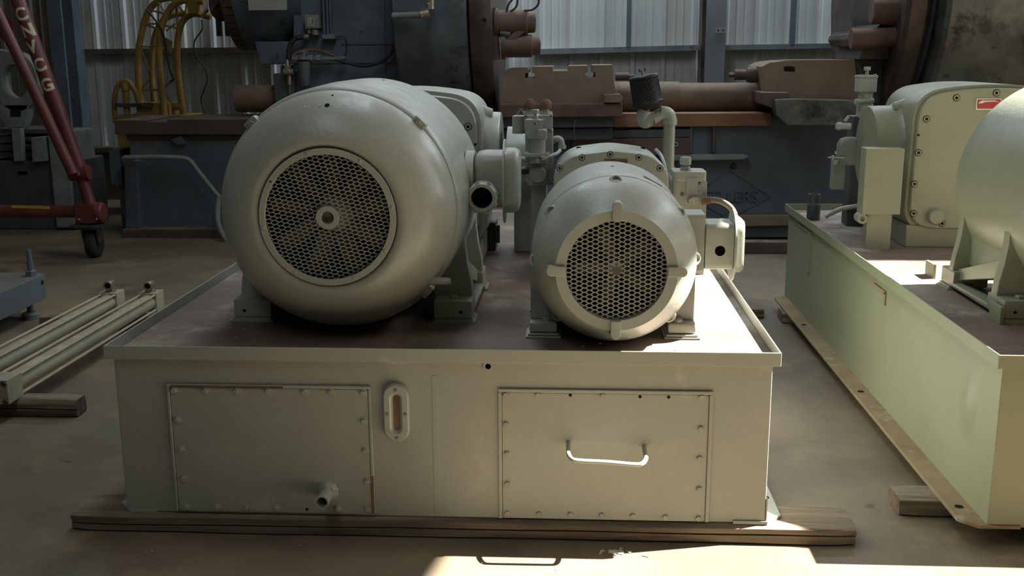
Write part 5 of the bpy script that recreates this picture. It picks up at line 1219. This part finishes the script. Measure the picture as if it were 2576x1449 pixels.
# ---- second chuck at the upper right: dark, in shade, seen beyond the right pump
c2 = thing('lathe_chuck', 'huge worn drum and dark faceplate with jaws, upper right behind the olive pump', 'chuck', P(2400, 220, y=9.1))
yc2 = YB+.7; zc2 = 2.05; R2 = 1.30
def ringx(xa, xb, R, name, m, y=yc2, cap=.03): mb = MB(); mb.rev((xa, y, zc2), X, [(0, R-cap), (cap, R), (xb-xa-cap, R), (xb-xa, R-cap)], 96); return mb.build(name, m, c2, ang=40)
xa = P(2330, 60, y=8.2).x; xb = P(2376, 60, y=8.1).x
ringx(P(2270, 60, y=8.3).x, P(2340, 60, y=8.2).x, R2-.08, 'faceplate', 'darkplate')
ringx(P(2345, 60, y=8.2).x, P(2385, 60, y=8.1).x, R2-.18, 'drum_neck', 'bluegrey')
ringx(P(2378, 60, y=8.1).x, P(2660, 60, y=8.0).x, R2+.05, 'drum', 'drum')
def dk(pts, y0, y1, name, m='darkplate', bevel=.01): mb = MB(); mb.xz(pxz(pts, 8.7), y0, y1); return mb.build(name, m, c2, bevel=bevel)
dk([(2196, -40), (2196, 40), (2204, 62), (2185, 80), (2148, 78), (2148, 84), (2140, 85), (2135, 100), (2144, 116), (2165, 118), (2152, 150), (2360, 150), (2360, -40)], 8.6, 9.4, 'jaw_carrier')
mb = MB(); mb.cyl(P(2140, 98, y=8.5), P(2280, 92, y=8.5), .075, n=24); mb.build('jaw_cylinder', 'jaw', c2, bevel=.003)
mb = MB(); mb.rev(P(2215, 28, y=8.5), X, [(-.07, .09), (.3, .13)], 24); mb.build('jaw_cylinder', 'jaw', c2)
dk([(2150, 150), (2360, 150), (2360, 262), (2160, 262)], 8.75, 9.5, 'chuck_guard', 'darkgrey')
# floor clutter between the tanks at the back: a brown skid rail
a, e = P(1700, 612, z=.05), P(2010, 608, z=.05)
mb = MB(); mb.box(a.x, e.x, 8.05, 8.15, 0, .09); o = mb.build('skid_rail', 'bedbrown', bevel=.01); tag(o, 'low brown rail lying on the floor in front of the bed, beyond the small motor', 'rail')

# ============================================================ SMALL THINGS ON THE FLOOR
mb = MB()
for k in range(26):
    a = random.uniform(0, 6.3); r = abs(random.gauss(0, .022)); c_ = P(1548, 1391, z=0)+V((r*math.cos(a)*1.3, r*math.sin(a)*.7, .002))
    mb.obox(c_, V((random.uniform(.003, .009), random.uniform(-.004, .004), 0)), V((0, random.uniform(.001, .004), .001)), Z*.0015)
o = mb.build('leaf_crumbs', 'chip'); tag(o, 'pale crumpled leaf crumbs on the sunlit floor below the timber', 'debris', kind='stuff')
mb = MB()
for k in range(60):
    c_ = V((random.uniform(-2.4, 1.9), random.uniform(2.6, 3.08), .0015)) if k < 34 else V((random.uniform(TX0+.05, .5), random.uniform(3.2, 3.7), ZD+.0015))
    s = random.uniform(.001, .0035); mb.obox(c_, V((s, random.uniform(-s, s), 0)), V((random.uniform(-s, s)*.4, s*.6, 0)), Z*.0012)
o = mb.build('grit', 'chip'); tag(o, 'scattered grit and flakes on the floor and on the near tank deck', 'debris', kind='stuff')
